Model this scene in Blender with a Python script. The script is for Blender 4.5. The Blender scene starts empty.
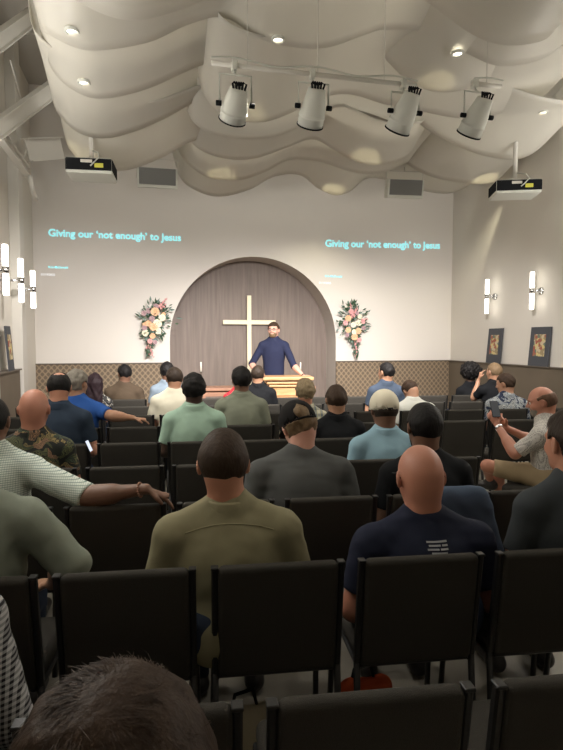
import bpy, bmesh, math, random
import numpy as np
from mathutils import Vector, Matrix, Euler
random.seed(7); np.random.seed(7)
PI = math.pi
sc = bpy.context.scene
COL = sc.collection

# ---------------------------------------------------------------- camera
ZC = 1.665; PITCH = math.atan(35/560); YAW = math.radians(13)
cam_d = bpy.data.cameras.new('camera'); cam = bpy.data.objects.new('camera', cam_d); COL.objects.link(cam)
cam.location = (0, 0, ZC); cam.rotation_euler = (PI/2-PITCH, 0, -YAW)
cam_d.sensor_fit = 'VERTICAL'; cam_d.sensor_height = 36; cam_d.lens = 560/750*36; cam_d.clip_start = .02
sc.camera = cam
# ---------------------------------------------------------------- world, exposure
w = bpy.data.worlds.new('world'); sc.world = w; w.use_nodes = True
w.node_tree.nodes['Background'].inputs[0].default_value = (.62, .6, .56, 1)
w.node_tree.nodes['Background'].inputs[1].default_value = .05
sc.view_settings.view_transform = 'Standard'; sc.view_settings.look = 'None'
sc.view_settings.exposure = .88; sc.view_settings.gamma = 1; sc.view_settings.use_curve_mapping = False
sc.cycles.use_denoising = True
sc.cycles.max_bounces = 8; sc.cycles.diffuse_bounces = 5; sc.cycles.sample_clamp_indirect = 3
sc.cycles.caustics_reflective = False; sc.cycles.caustics_refractive = False

def light(kind, loc, energy, color=(1, .93, .82), target=None, size=.1, size_y=None, spot=None, blend=1, name='light'):
    d = bpy.data.lights.new(name, kind); o = bpy.data.objects.new(name, d); COL.objects.link(o)
    d.energy = energy; d.color = color; o.location = loc
    if kind == 'AREA':
        d.size = size
        if size_y: d.shape = 'RECTANGLE'; d.size_y = size_y
    else: d.shadow_soft_size = size
    if spot: d.spot_size = math.radians(spot); d.spot_blend = blend
    if target is not None:
        o.rotation_euler = (Vector(target)-Vector(loc)).to_track_quat('-Z', 'Y').to_euler()
    return o

XL0, XR0 = -1.98, 6.01
# stage wash from the four theatre spots, aimed at the front wall, the niche and the speaker
PIPE_Y = 4.9
for (x, tx) in ((.62, -1.2), (1.36, 1.5), (2.2, 2.7), (2.86, 5.2)):
    light('SPOT', (x, PIPE_Y+.12, 3.55), 520, (1, .93, .89), (tx, 10.5, -.1), .06, spot=74, blend=1, name='stage_spot')
# house downlights over the seats, dimmed
for (x, y) in ((-.6, 4.3), (.9, 4.9), (2.7, 4.3), (4.2, 5.2), (1.0, 2.6), (3.0, 2.2), (-.6, 1.9), (4.6, 3.4), (.2, 6.6), (3.6, 6.9)):
    light('SPOT', (x, y, 3.75), 30 if y > 3 else 15, (1, .93, .82), (x, y, 0), .08, spot=110, blend=.8, name='house_light')
# unseen fill points added near both side walls to brighten the ceiling
for y in (5.6, 4.4, 3.2):
    for x in (XL0+.6, XR0-.6): light('POINT', (x, y, 2.9), 17, (1, .96, .9), size=.12, name='side_fill')
# added upward fill strips high on both side walls, out of view
for x, tx in ((XL0+.12, .6), (XR0-.12, 3.4)):
    o = light('AREA', (x, 3.6, 3.25), 42, (1, .96, .9), (tx, 3.6, 5.2), 6.0, .12, name='wall_fill_strip')
    o.rotation_euler = Euler((0, math.radians(158 if x < 0 else -158), 0)); o.data.size = .12; o.data.size_y = 6.0

# fill panels added over the sails to even out their shading
for x, y in ((-.2, 5.0), (2.2, 5.0), (4.4, 5.0), (.2, 7.6), (2.2, 7.6), (4.0, 7.6)):
    light('AREA', (x, y, 5.75), 9, (1, .96, .88), (x, y, 0), 1.4, name='sail_fill')

def cam_ray(px, py):
    u = (px-281.5)/560; v = (375-py)/560
    return u, math.cos(PITCH)+v*math.sin(PITCH), -math.sin(PITCH)+v*math.cos(PITCH)
def c2w(xc, d, z=0.0):
    return Vector((xc*math.cos(YAW)+d*math.sin(YAW), -xc*math.sin(YAW)+d*math.cos(YAW), z))
def P_d(px, py, d):
    u, f, up = cam_ray(px, py); t = d/f
    return c2w(u*t, d, ZC+up*t)
def P_Y(px, py, Y):
    u, f, up = cam_ray(px, py); q = c2w(u, f); t = Y/q.y
    return Vector((q.x*t, Y, ZC+up*t))
def P_X(px, py, X):
    u, f, up = cam_ray(px, py); q = c2w(u, f); t = X/q.x
    return Vector((X, q.y*t, ZC+up*t))

# ---------------------------------------------------------------- materials
def mat(name, color=(.5, .5, .5), rough=.6, metal=0, bump=0, bscale=200, var=0, vscale=4, emit=None, estr=0, fn=None, spec=.5, stretch=None):
    m = bpy.data.materials.new(name); m.use_nodes = True; nt = m.node_tree; b = nt.nodes['Principled BSDF']
    b.inputs['Base Color'].default_value = (*color, 1); b.inputs['Roughness'].default_value = rough
    b.inputs['Metallic'].default_value = metal; b.inputs['Specular IOR Level'].default_value = spec
    tc = nt.nodes.new('ShaderNodeTexCoord'); src = tc.outputs['Object']
    if stretch:
        mp = nt.nodes.new('ShaderNodeMapping'); mp.inputs['Scale'].default_value = stretch
        nt.links.new(src, mp.inputs[0]); src = mp.outputs[0]
    if var:
        n = nt.nodes.new('ShaderNodeTexNoise'); n.inputs['Scale'].default_value = vscale; n.inputs['Detail'].default_value = 4
        nt.links.new(src, n.inputs[0])
        mx = nt.nodes.new('ShaderNodeMix'); mx.data_type = 'RGBA'
        mx.inputs[6].default_value = (*[c*(1-var) for c in color], 1); mx.inputs[7].default_value = (*[min(1, c*(1+var)) for c in color], 1)
        nt.links.new(n.outputs[0], mx.inputs[0]); nt.links.new(mx.outputs[2], b.inputs['Base Color'])
    if bump:
        n2 = nt.nodes.new('ShaderNodeTexNoise'); n2.inputs['Scale'].default_value = bscale; n2.inputs['Detail'].default_value = 3
        nt.links.new(src, n2.inputs[0])
        bp = nt.nodes.new('ShaderNodeBump'); bp.inputs['Strength'].default_value = bump; bp.inputs['Distance'].default_value = .004
        nt.links.new(n2.outputs[0], bp.inputs['Height']); nt.links.new(bp.outputs[0], b.inputs['Normal'])
    if emit:
        b.inputs['Emission Color'].default_value = (*emit, 1); b.inputs['Emission Strength'].default_value = estr
    if fn: fn(nt, b, src)
    return m
def ramp(nt, fac, stops, interp='LINEAR'):
    r = nt.nodes.new('ShaderNodeValToRGB'); r.color_ramp.interpolation = interp
    e = r.color_ramp.elements
    while len(e) < len(stops): e.new(.5)
    for i, (p, c) in enumerate(stops): e[i].position = p; e[i].color = (*c, 1)
    nt.links.new(fac, r.inputs[0]); return r.outputs[0]
def mixc(nt, fac, a, b):
    mx = nt.nodes.new('ShaderNodeMix'); mx.data_type = 'RGBA'
    for s, v in ((6, a), (7, b)):
        if isinstance(v, tuple): mx.inputs[s].default_value = (*v, 1)
        else: nt.links.new(v, mx.inputs[s])
    nt.links.new(fac, mx.inputs[0]); return mx.outputs[2]
def wave(nt, src, axis, scale, thr, dist=0):
    wv = nt.nodes.new('ShaderNodeTexWave'); wv.bands_direction = axis; wv.inputs['Scale'].default_value = scale
    wv.inputs['Distortion'].default_value = dist
    nt.links.new(src, wv.inputs[0])
    return ramp(nt, wv.outputs[1], [(thr, (0, 0, 0)), (min(1, thr+.08), (1, 1, 1))])
def math_(nt, op, a, b):
    n = nt.nodes.new('ShaderNodeMath'); n.operation = op
    for i, v in ((0, a), (1, b)):
        if isinstance(v, (int, float)): n.inputs[i].default_value = v
        else: nt.links.new(v, n.inputs[i])
    return n.outputs[0]

def f_stripe(base, line, sz=34, thr=.8, both=True):
    def fn(nt, b, src):
        a = wave(nt, src, 'Z', sz, thr)
        if both: a = math_(nt, 'MAXIMUM', a, math_(nt, 'MULTIPLY', wave(nt, src, 'X', sz, thr), .5))
        nt.links.new(mixc(nt, a, base, line), b.inputs['Base Color'])
    return fn
def f_gingham(nt, b, src):
    x = wave(nt, src, 'X', 22, .5); z = wave(nt, src, 'Z', 22, .5); y = wave(nt, src, 'Y', 22, .5)
    s = math_(nt, 'MULTIPLY', math_(nt, 'ADD', x, z), .5)
    nt.links.new(mixc(nt, s, (.5, .5, .5), (.008, .008, .012)), b.inputs['Base Color'])
def f_plaid(nt, b, src):
    c = mixc(nt, math_(nt, 'MULTIPLY', wave(nt, src, 'X', 5, .5), .55), (.55, .53, .42), (.05, .09, .12))
    c = mixc(nt, math_(nt, 'MULTIPLY', wave(nt, src, 'Z', 5, .5), .55), c, (.04, .07, .11))
    c = mixc(nt, wave(nt, src, 'X', 10, .92), c, (.5, .45, .2))
    nt.links.new(c, b.inputs['Base Color'])
def f_floral(cols, scale=18):
    def fn(nt, b, src):
        n = nt.nodes.new('ShaderNodeTexNoise'); n.inputs['Scale'].default_value = 7; nt.links.new(src, n.inputs[0])
        ad = nt.nodes.new('ShaderNodeMix'); ad.data_type = 'VECTOR'; ad.inputs[0].default_value = .22
        nt.links.new(src, ad.inputs[4]); nt.links.new(n.outputs[1], ad.inputs[5])
        mp = nt.nodes.new('ShaderNodeMapping'); mp.inputs['Scale'].default_value = (1, 1, 2.2); mp.inputs['Rotation'].default_value = (0, .7, 0)
        nt.links.new(ad.outputs[1], mp.inputs[0])
        v = nt.nodes.new('ShaderNodeTexVoronoi'); v.inputs['Scale'].default_value = scale; nt.links.new(mp.outputs[0], v.inputs[0])
        sep = nt.nodes.new('ShaderNodeSeparateColor'); nt.links.new(v.outputs[1], sep.inputs[0])
        c = ramp(nt, sep.outputs[0], cols, 'CONSTANT')
        w2 = nt.nodes.new('ShaderNodeTexWave'); w2.inputs['Scale'].default_value = 30; w2.inputs['Distortion'].default_value = 6
        nt.links.new(mp.outputs[0], w2.inputs[0])
        f = ramp(nt, w2.outputs[1], [(.25, (0, 0, 0)), (.5, (1, 1, 1))])
        nt.links.new(mixc(nt, f, cols[0][1], c), b.inputs['Base Color'])
    return fn
def f_dots(nt, b, src):
    v = nt.nodes.new('ShaderNodeTexVoronoi'); v.inputs['Scale'].default_value = 105; v.inputs['Randomness'].default_value = .25
    nt.links.new(src, v.inputs[0])
    nt.links.new(ramp(nt, v.outputs[0], [(.3, (.03, .03, .04)), (.42, (.55, .53, .49))]), b.inputs['Base Color'])
def f_lattice(nt, b, src):
    # woven diamond lattice of the wall covering
    sp = nt.nodes.new('ShaderNodeSeparateXYZ'); nt.links.new(src, sp.inputs[0])
    sx = math_(nt, 'SINE', math_(nt, 'MULTIPLY', sp.outputs[0], 2*PI/.10), 0); sz = math_(nt, 'SINE', math_(nt, 'MULTIPLY', sp.outputs[2], 2*PI/.115), 0)
    s = math_(nt, 'ABSOLUTE', math_(nt, 'ADD', sx, sz), 0)
    nt.links.new(ramp(nt, s, [(.1, (.27, .205, .135)), (.6, (.215, .16, .105)), (1.0, (.13, .098, .066))]), b.inputs['Base Color'])
def f_wood(c1, c2, sc_=3, axis=(14, 14, 1)):
    def fn(nt, b, src):
        mp = nt.nodes.new('ShaderNodeMapping'); mp.inputs['Scale'].default_value = axis; nt.links.new(src, mp.inputs[0])
        n = nt.nodes.new('ShaderNodeTexNoise'); n.inputs['Scale'].default_value = sc_; n.inputs['Detail'].default_value = 6; n.inputs['Distortion'].default_value = .4
        nt.links.new(mp.outputs[0], n.inputs[0])
        nt.links.new(ramp(nt, n.outputs[0], [(.3, c1), (.7, c2)]), b.inputs['Base Color'])
    return fn
def f_planks(nt, b, src):
    f_wood((.17, .135, .115), (.235, .19, .165), 2.2, (9, 9, .55))(nt, b, src)
    s = wave(nt, src, 'X', .62, .992)
    bp = nt.nodes.new('ShaderNodeBump'); bp.inputs['Strength'].default_value = .4; bp.inputs['Distance'].default_value = .004; bp.invert = True
    nt.links.new(s, bp.inputs['Height']); nt.links.new(bp.outputs[0], b.inputs['Normal'])
def f_art(nt, b, src):
    v = nt.nodes.new('ShaderNodeTexVoronoi'); v.inputs['Scale'].default_value = 22; nt.links.new(src, v.inputs[0])
    sep = nt.nodes.new('ShaderNodeSeparateColor'); nt.links.new(v.outputs[1], sep.inputs[0])
    nt.links.new(ramp(nt, sep.outputs[0], [(0, (.28, .22, .12)), (.3, (.5, .42, .28)), (.55, (.3, .09, .06)), (.7, (.12, .16, .12)), (.82, (.55, .45, .2))], 'CONSTANT'), b.inputs['Base Color'])
def f_concrete(nt, b, src):
    n = nt.nodes.new('ShaderNodeTexNoise'); n.inputs['Scale'].default_value = 2.5; n.inputs['Detail'].default_value = 8; nt.links.new(src, n.inputs[0])
    nt.links.new(ramp(nt, n.outputs[0], [(.3, (.27, .25, .21)), (.7, (.4, .375, .32))]), b.inputs['Base Color'])
M = {}
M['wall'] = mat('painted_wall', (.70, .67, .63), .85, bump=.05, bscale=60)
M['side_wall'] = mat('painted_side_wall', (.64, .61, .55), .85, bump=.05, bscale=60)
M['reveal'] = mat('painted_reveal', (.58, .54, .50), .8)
M['planks'] = mat('niche_boards', rough=.55, fn=f_planks)
M['lattice'] = mat('woven_wainscot', rough=.7, fn=f_lattice)
M['brown'] = mat('brown_wainscot', (.13, .105, .075), .7, var=.15, vscale=3)
M['cap'] = mat('wainscot_cap', (.11, .09, .07), .5)
M['concrete'] = mat('polished_concrete', rough=.4, fn=f_concrete)
M['dark_roof'] = mat('roof_deck', (.42, .4, .36), .9)
M['steel'] = mat('white_painted_steel', (.62, .6, .55), .5)
M['white'] = mat('white_enamel', (.82, .81, .78), .4)
M['black'] = mat('black_plastic', (.012, .012, .013), .45)
M['grey_mesh'] = mat('grey_mesh', (.17, .17, .165), .8, bump=.3, bscale=300)
M['chrome'] = mat('brushed_nickel', (.6, .6, .6), .25, 1)
M['lens'] = mat('lens_glass', (.25, .25, .24), .1, spec=1)
M['fabric'] = mat('charcoal_upholstery', (.042, .039, .033), .88, spec=.25, bump=.5, bscale=420, var=.3, vscale=320)
M['frame'] = mat('black_powder_coat', (.010, .010, .010), .42)
M['oak'] = mat('honey_oak', rough=.4, fn=f_wood((.50, .27, .12), (.66, .40, .20), 3, (2, 14, 14)))
M['gold'] = mat('pale_gold_cross', (.93, .84, .62), .45, emit=(1, .93, .72), estr=.0)
M['tableoak'] = mat('reddish_oak', rough=.5, fn=f_wood((.33, .17, .11), (.42, .23, .15), 3, (2, 14, 14)))
M['candle'] = mat('candle_wax', (.85, .82, .74), .5)
M['tube'] = mat('lit_glass_tube', (1, 1, .95), .3, emit=(1, .95, .84), estr=2.6)
M['bulb'] = mat('lit_downlight', (1, 1, .9), .3, emit=(1, .92, .75), estr=1.6)
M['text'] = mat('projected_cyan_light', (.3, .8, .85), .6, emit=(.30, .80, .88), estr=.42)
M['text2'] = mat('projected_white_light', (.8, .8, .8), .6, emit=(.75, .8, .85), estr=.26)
M['mount'] = mat('slate_mount_board', (.055, .06, .07), .7)
M['art'] = mat('collage_print', rough=.7, fn=f_art)
M['leaf'] = mat('leaf', (.05, .10, .055), .6, var=.4, vscale=30)
M['leaf2'] = mat('eucalyptus', (.16, .24, .21), .6, var=.2, vscale=30)
M['peach'] = mat('peach_petals', (.85, .50, .30), .6); M['cream_p'] = mat('cream_petals', (.85, .80, .62), .6)
M['pink'] = mat('pink_petals', (.72, .36, .36), .6); M['mauve'] = mat('mauve_petals', (.42, .28, .30), .6)
def cloudmat():
    m = bpy.data.materials.new('translucent_acoustic_sheet'); m.use_nodes = True; nt = m.node_tree
    for n in list(nt.nodes): nt.nodes.remove(n)
    out = nt.nodes.new('ShaderNodeOutputMaterial')
    d = nt.nodes.new('ShaderNodeBsdfDiffuse'); d.inputs[0].default_value = (.70, .685, .64, 1)
    t = nt.nodes.new('ShaderNodeBsdfTranslucent'); t.inputs[0].default_value = (.80, .77, .69, 1)
    g = nt.nodes.new('ShaderNodeBsdfGlossy'); g.inputs['Roughness'].default_value = .35
    a = nt.nodes.new('ShaderNodeMixShader'); a.inputs[0].default_value = .45
    b = nt.nodes.new('ShaderNodeMixShader'); b.inputs[0].default_value = .04
    nt.links.new(d.outputs[0], a.inputs[1]); nt.links.new(t.outputs[0], a.inputs[2])
    nt.links.new(a.outputs[0], b.inputs[1]); nt.links.new(g.outputs[0], b.inputs[2]); nt.links.new(b.outputs[0], out.inputs[0])
    return m
M['cloud'] = cloudmat()

# ---------------------------------------------------------------- mesh helpers
def tag(o, label=None, cat=None, group=None, kind=None):
    if label: o['label'] = label
    if cat: o['category'] = cat
    if group: o['group'] = group
    if kind: o['kind'] = kind
    return o
def link(name, me, m, parent=None, smooth=True):
    o = bpy.data.objects.new(name, me); COL.objects.link(o)
    if m is not None: me.materials.append(m)
    if smooth is not None and len(me.polygons): me.polygons.foreach_set('use_smooth', [smooth]*len(me.polygons))
    if parent: o.parent = parent
    return o
def empty(name, loc=(0, 0, 0), rz=0):
    o = bpy.data.objects.new(name, None); COL.objects.link(o); o.location = loc; o.rotation_euler = (0, 0, rz); o.empty_display_size = .1; return o
def build(name, bm, m, parent=None, smooth=False):
    me = bpy.data.meshes.new(name); bmesh.ops.recalc_face_normals(bm, faces=bm.faces); bm.to_mesh(me); bm.free()
    return link(name, me, m, parent, smooth)
def B(): return bmesh.new()
def box(bm, c, s, bev=0, seg=2, R=None):
    r = bmesh.ops.create_cube(bm, size=1); vs = r['verts']
    for v in vs: v.co = Vector((v.co.x*s[0], v.co.y*s[1], v.co.z*s[2]))
    if bev:
        es = list({e for v in vs for e in v.link_edges})
        rr = bmesh.ops.bevel(bm, geom=es, offset=bev, segments=seg, affect='EDGES', profile=.5)
        vs = list({v for f in rr['faces'] for v in f.verts} | {v for v in vs if v.is_valid})
    for v in vs: v.co = (R @ v.co if R else v.co) + Vector(c)
    return vs
def tube(bm, pts, r, n=8, cap=True):
    pts = [Vector(p) for p in pts]; rings = []
    rs = r if isinstance(r, (list, tuple)) else [r]*len(pts)
    for i, p in enumerate(pts):
        t = (pts[min(i+1, len(pts)-1)]-pts[max(i-1, 0)]).normalized()
        a = t.cross(Vector((0, 0, 1)) if abs(t.z) < .9 else Vector((0, 1, 0))).normalized(); b = t.cross(a)
        rings.append([bm.verts.new(p+(a*math.cos(2*PI*k/n+PI/4)+b*math.sin(2*PI*k/n+PI/4))*rs[i]) for k in range(n)])
    for i in range(len(rings)-1):
        for k in range(n): bm.faces.new((rings[i][k], rings[i][(k+1) % n], rings[i+1][(k+1) % n], rings[i+1][k]))
    if cap: bm.faces.new(rings[0][::-1]); bm.faces.new(rings[-1])
def beam(bm, a, b, wd, ht):
    a, b = Vector(a), Vector(b); L = (b-a).length; q = (b-a).to_track_quat('Y', 'Z').to_matrix()
    box(bm, (a+b)/2, (wd, L, ht), .006, 1, q)
def lathe(bm, prof, n=24, T=None):
    rings = []
    for (r, z) in prof:
        rings.append([bm.verts.new((T @ Vector((r*math.cos(2*PI*k/n), r*math.sin(2*PI*k/n), z))) if T else Vector((r*math.cos(2*PI*k/n), r*math.sin(2*PI*k/n), z))) for k in range(n)])
    for i in range(len(rings)-1):
        for k in range(n): bm.faces.new((rings[i][k], rings[i][(k+1) % n], rings[i+1][(k+1) % n], rings[i+1][k]))
    return rings
def copy_tree(o, parent=None):
    c = o.copy(); COL.objects.link(c); c.parent = parent
    for ch in list(o.children): copy_tree(ch, c)
    return c
def struct(name, bm, m, parent=None, smooth=False): return tag(build(name, bm, m, parent, smooth), kind='structure')
def sb(name, c, s, m, bev=0):
    bm = B(); box(bm, c, s, bev); return struct(name, bm, m)

# ================================================================ the room
XL, XR, YB, YR, H = -1.98, 6.01, 10.5, -2.6, 6.0
CX, RA, ZS = 1.92, 1.6, 1.63           # niche centre, radius, springing height
sb('floor', ((XL+XR)/2, (YR+YB)/2+.3, -.05), (XR-XL+1.2, YB-YR+1.6, .1), M['concrete'])
sb('ceiling', ((XL+XR)/2, (YR+YB)/2, H+.05), (XR-XL+1.2, YB-YR+1, .1), M['dark_roof'])
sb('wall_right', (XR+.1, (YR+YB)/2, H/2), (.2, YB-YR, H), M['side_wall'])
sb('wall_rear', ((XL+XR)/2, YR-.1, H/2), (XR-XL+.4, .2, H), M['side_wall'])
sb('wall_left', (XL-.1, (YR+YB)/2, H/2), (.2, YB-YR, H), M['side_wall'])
# front wall with the arched opening, and the niche behind it
NA = 48; DN = .62
bm = B()
arc = [(CX-RA*math.cos(PI*k/NA), ZS+RA*math.sin(PI*k/NA)) for k in range(NA+1)]
outl = [(CX-RA, 0)]+arc+[(CX+RA, 0)]
def outer(p, i):
    if i == 0: return (XL-.2, 0)
    if i == len(outl)-1: return (XR+.2, 0)
    k = (i-1)/NA
    if k < .25: return (XL-.2, ZS+(H-ZS)*k/.25)
    if k > .75: return (XR+.2, ZS+(H-ZS)*(1-k)/.25)
    return (XL-.2+(XR-XL+.4)*(k-.25)/.5, H)
vi = [bm.verts.new((x, YB, z)) for x, z in outl]; vo = [bm.verts.new((*[(outer(p, i))[0]], YB, outer(p, i)[1])) for i, p in enumerate(outl)]
for i in range(len(outl)-1): bm.faces.new((vi[i], vi[i+1], vo[i+1], vo[i]))
struct('wall_front', bm, M['wall'])
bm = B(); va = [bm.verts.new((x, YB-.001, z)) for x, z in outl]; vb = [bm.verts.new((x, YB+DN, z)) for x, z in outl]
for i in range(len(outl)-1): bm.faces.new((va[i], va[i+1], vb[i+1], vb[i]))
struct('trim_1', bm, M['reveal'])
bm = B(); vb = [bm.verts.new((x, YB+DN, z)) for x, z in outl]; bm.faces.new(vb)
struct('wall_niche', bm, M['planks'])
# wainscot
ZW = 1.235
sb('trim_2', ((XL+CX-RA)/2, YB-.02, ZW/2), (CX-RA-XL, .04, ZW), M['lattice'])
sb('trim_3', ((XR+CX+RA)/2, YB-.02, ZW/2), (XR-CX-RA, .04, ZW), M['lattice'])
sb('trim_4', ((XL+CX-RA)/2, YB-.028, ZW+.009), (CX-RA-XL, .056, .018), M['cap'])
sb('trim_5', ((XR+CX+RA)/2, YB-.028, ZW+.009), (XR-CX-RA, .056, .018), M['cap'])
sb('trim_6', (XR-.03, (YR+YB)/2-.03, ZW/2), (.06, YB-YR-.06, ZW), M['brown'])
sb('trim_7', (XR-.045, (YR+YB)/2-.03, ZW+.009), (.09, YB-YR-.06, .018), M['cap'])
sb('trim_8', (XL+.06, (YR+8.7)/2, ZW/2), (.12, 8.7-YR, ZW), M['brown'])
sb('trim_9', (XL+.075, (YR+8.7)/2, ZW+.009), (.15, 8.7-YR, .018), M['cap'])
# low platform
sb('floor_platform', (CX, 9.82, .05), (3.18, 2.56, .1), M['brown'], .01)
# steel columns against the left wall
for i, (y, wd) in enumerate(((8.98, .3), (7.45, .14), (6.3, .14))):
    sb('trim_%d' % (10+i), (XL+.07, y, H/2), (.14, wd, H), M['steel'], .006)

# ---------------------------------------------------------------- implicit-surface figures
class Field:
    def __init__(s, lo, hi, h):
        s.lo = np.array(lo, np.float32); s.h = h
        s.n = np.maximum(4, np.ceil((np.array(hi)-s.lo)/h).astype(int)+1)
        s.v = np.full(s.n, .2, np.float32)
    def _sub(s, lo, hi, pad):
        a = np.clip(np.floor((np.array(lo)-pad-s.lo)/s.h).astype(int), 0, s.n-1)
        b = np.clip(np.ceil((np.array(hi)+pad-s.lo)/s.h).astype(int)+1, 1, s.n)
        b = np.maximum(b, a+1)
        ax = [s.lo[i]+s.h*np.arange(a[i], b[i], dtype=np.float32) for i in range(3)]
        return tuple(slice(a[i], b[i]) for i in range(3)), ax
    def put(s, fn, lo, hi, k=.02, op='u'):
        sl, ax = s._sub(lo, hi, k+2.5*s.h+.02)
        X, Y, Z = ax[0][:, None, None], ax[1][None, :, None], ax[2][None, None, :]
        d = fn(X, Y, Z).astype(np.float32); a = s.v[sl]
        if op == 'u':
            h = np.maximum(k-np.abs(a-d), 0)/k; s.v[sl] = np.minimum(a, d)-h*h*k*.25
        else:
            h = np.maximum(k-np.abs(a+d), 0)/k; s.v[sl] = np.maximum(a, -d)+h*h*k*.25
    def cone(s, a, b, ra, rb, k=.02, flat=None, op='u'):
        a = np.array(a, np.float64); b = np.array(b, np.float64); ab = b-a; L2 = max(1e-9, float(ab@ab))
        def fn(X, Y, Z):
            px, py, pz = X-a[0], Y-a[1], Z-a[2]
            t = np.clip((px*ab[0]+py*ab[1]+pz*ab[2])/L2, 0, 1)
            qx, qy, qz = px-t*ab[0], py-t*ab[1], pz-t*ab[2]
            if flat is not None:
                n, f = flat; n = np.array(n)/np.linalg.norm(n); dn = qx*n[0]+qy*n[1]+qz*n[2]; e = (1/f-1)*dn
                qx, qy, qz = qx+e*n[0], qy+e*n[1], qz+e*n[2]
            return (np.sqrt(qx*qx+qy*qy+qz*qz)-(ra+(rb-ra)*t))
        R = max(ra, rb); s.put(fn, np.minimum(a, b)-R, np.maximum(a, b)+R, k, op)
    def ell(s, c, r, R=None, k=.02, op='u'):
        c = np.array(c, np.float64); r = np.array(r, np.float64); Rm = np.array(R) if R is not None else np.eye(3)
        def fn(X, Y, Z):
            x, y, z = X-c[0], Y-c[1], Z-c[2]
            lx = (x*Rm[0, 0]+y*Rm[1, 0]+z*Rm[2, 0])/r[0]; ly = (x*Rm[0, 1]+y*Rm[1, 1]+z*Rm[2, 1])/r[1]; lz = (x*Rm[0, 2]+y*Rm[1, 2]+z*Rm[2, 2])/r[2]
            k0 = np.sqrt(lx*lx+ly*ly+lz*lz)+1e-6; k1 = np.sqrt((lx/r[0])**2+(ly/r[1])**2+(lz/r[2])**2)+1e-6
            return k0*(k0-1)/k1
        m = float(r.max()); s.put(fn, c-m, c+m, k, op)
    def noise(s, amp, fr, seed=0, aniso=(1, 1, 1)):
        rg = np.random.RandomState(seed)
        X = (s.lo[0]+s.h*np.arange(s.n[0], dtype=np.float32))[:, None, None]; Y = (s.lo[1]+s.h*np.arange(s.n[1], dtype=np.float32))[None, :, None]; Z = (s.lo[2]+s.h*np.arange(s.n[2], dtype=np.float32))[None, None, :]
        for i in range(5):
            d = rg.randn(3)*np.array(aniso); d /= np.linalg.norm(d); f = fr*(.7+.9*rg.rand())
            s.v += amp*.45*np.sin((X*d[0]+Y*d[1]+Z*d[2])*f+rg.rand()*6+1.3*np.sin((X*d[1]-Z*d[0]+Y*d[2])*f*.6)).astype(np.float32)
    def intersect(s, fn):
        X = (s.lo[0]+s.h*np.arange(s.n[0], dtype=np.float32))[:, None, None]; Y = (s.lo[1]+s.h*np.arange(s.n[1], dtype=np.float32))[None, :, None]; Z = (s.lo[2]+s.h*np.arange(s.n[2], dtype=np.float32))[None, None, :]
        s.v = np.maximum(s.v, fn(X, Y, Z).astype(np.float32))
    def mesh(s):
        v = s.v; v[0] = v[-1] = .1; v[:, 0] = v[:, -1] = .1; v[:, :, 0] = v[:, :, -1] = .1
        ins = v < 0; n = v.shape
        c = np.zeros((n[0]-1, n[1]-1, n[2]-1), np.uint8)
        for i in (0, 1):
            for j in (0, 1):
                for k in (0, 1): c += ins[i:n[0]-1+i, j:n[1]-1+j, k:n[2]-1+k]
        act = (c > 0) & (c < 8); idx = np.argwhere(act)
        if len(idx) == 0: return np.zeros((0, 3)), np.zeros((0, 4), int)
        ids = np.full(act.shape, -1, np.int64); ids[act] = np.arange(len(idx))
        P = np.zeros((len(idx), 3)); W = np.zeros(len(idx))
        cs = [(i, j, k) for i in (0, 1) for j in (0, 1) for k in (0, 1)]
        cv = {q: v[idx[:, 0]+q[0], idx[:, 1]+q[1], idx[:, 2]+q[2]].astype(np.float64) for q in cs}
        for q in cs:
            for ax in range(3):
                if q[ax]: continue
                r = list(q); r[ax] = 1; r = tuple(r); a, b = cv[q], cv[r]; m = (a < 0) != (b < 0)
                t = np.where(m, a/np.where(a-b == 0, 1, a-b), 0)
                p = np.tile(np.array(q, float), (len(idx), 1)); p[:, ax] += t
                P += p*m[:, None]; W += m
        P = (P/W[:, None]+idx)*s.h+s.lo
        F = []
        for ax in range(3):
            a = [slice(None)]*3; b = [slice(None)]*3; a[ax] = slice(0, -1); b[ax] = slice(1, None)
            ch = ins[tuple(a)] != ins[tuple(b)]; e = np.argwhere(ch)
            o1, o2 = [(1, 2), (2, 0), (0, 1)][ax]
            ok = (e[:, o1] > 0) & (e[:, o2] > 0) & (e[:, o1] < n[o1]-1) & (e[:, o2] < n[o2]-1); e = e[ok]
            fl = ins[e[:, 0], e[:, 1], e[:, 2]]
            def g(d1, d2):
                q = e.copy(); q[:, o1] -= d1; q[:, o2] -= d2; return ids[q[:, 0], q[:, 1], q[:, 2]]
            f = np.stack([g(1, 1), g(0, 1), g(0, 0), g(1, 0)], 1); f[~fl] = f[~fl][:, ::-1]; F.append(f)
        return P, np.concatenate(F)
def nmesh(name, P, F):
    me = bpy.data.meshes.new(name); me.vertices.add(len(P)); me.vertices.foreach_set('co', np.ascontiguousarray(P, np.float32).ravel())
    k = F.shape[1]; me.loops.add(F.size); me.loops.foreach_set('vertex_index', F.astype(np.int32).ravel())
    me.polygons.add(len(F)); me.polygons.foreach_set('loop_start', np.arange(0, F.size, k, dtype=np.int32)); me.polygons.foreach_set('loop_total', np.full(len(F), k, np.int32))
    me.update(); me.validate(); return me
def V(*a): return np.array(a, float)
def unit(a): a = np.array(a, float); return a/np.linalg.norm(a)

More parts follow.
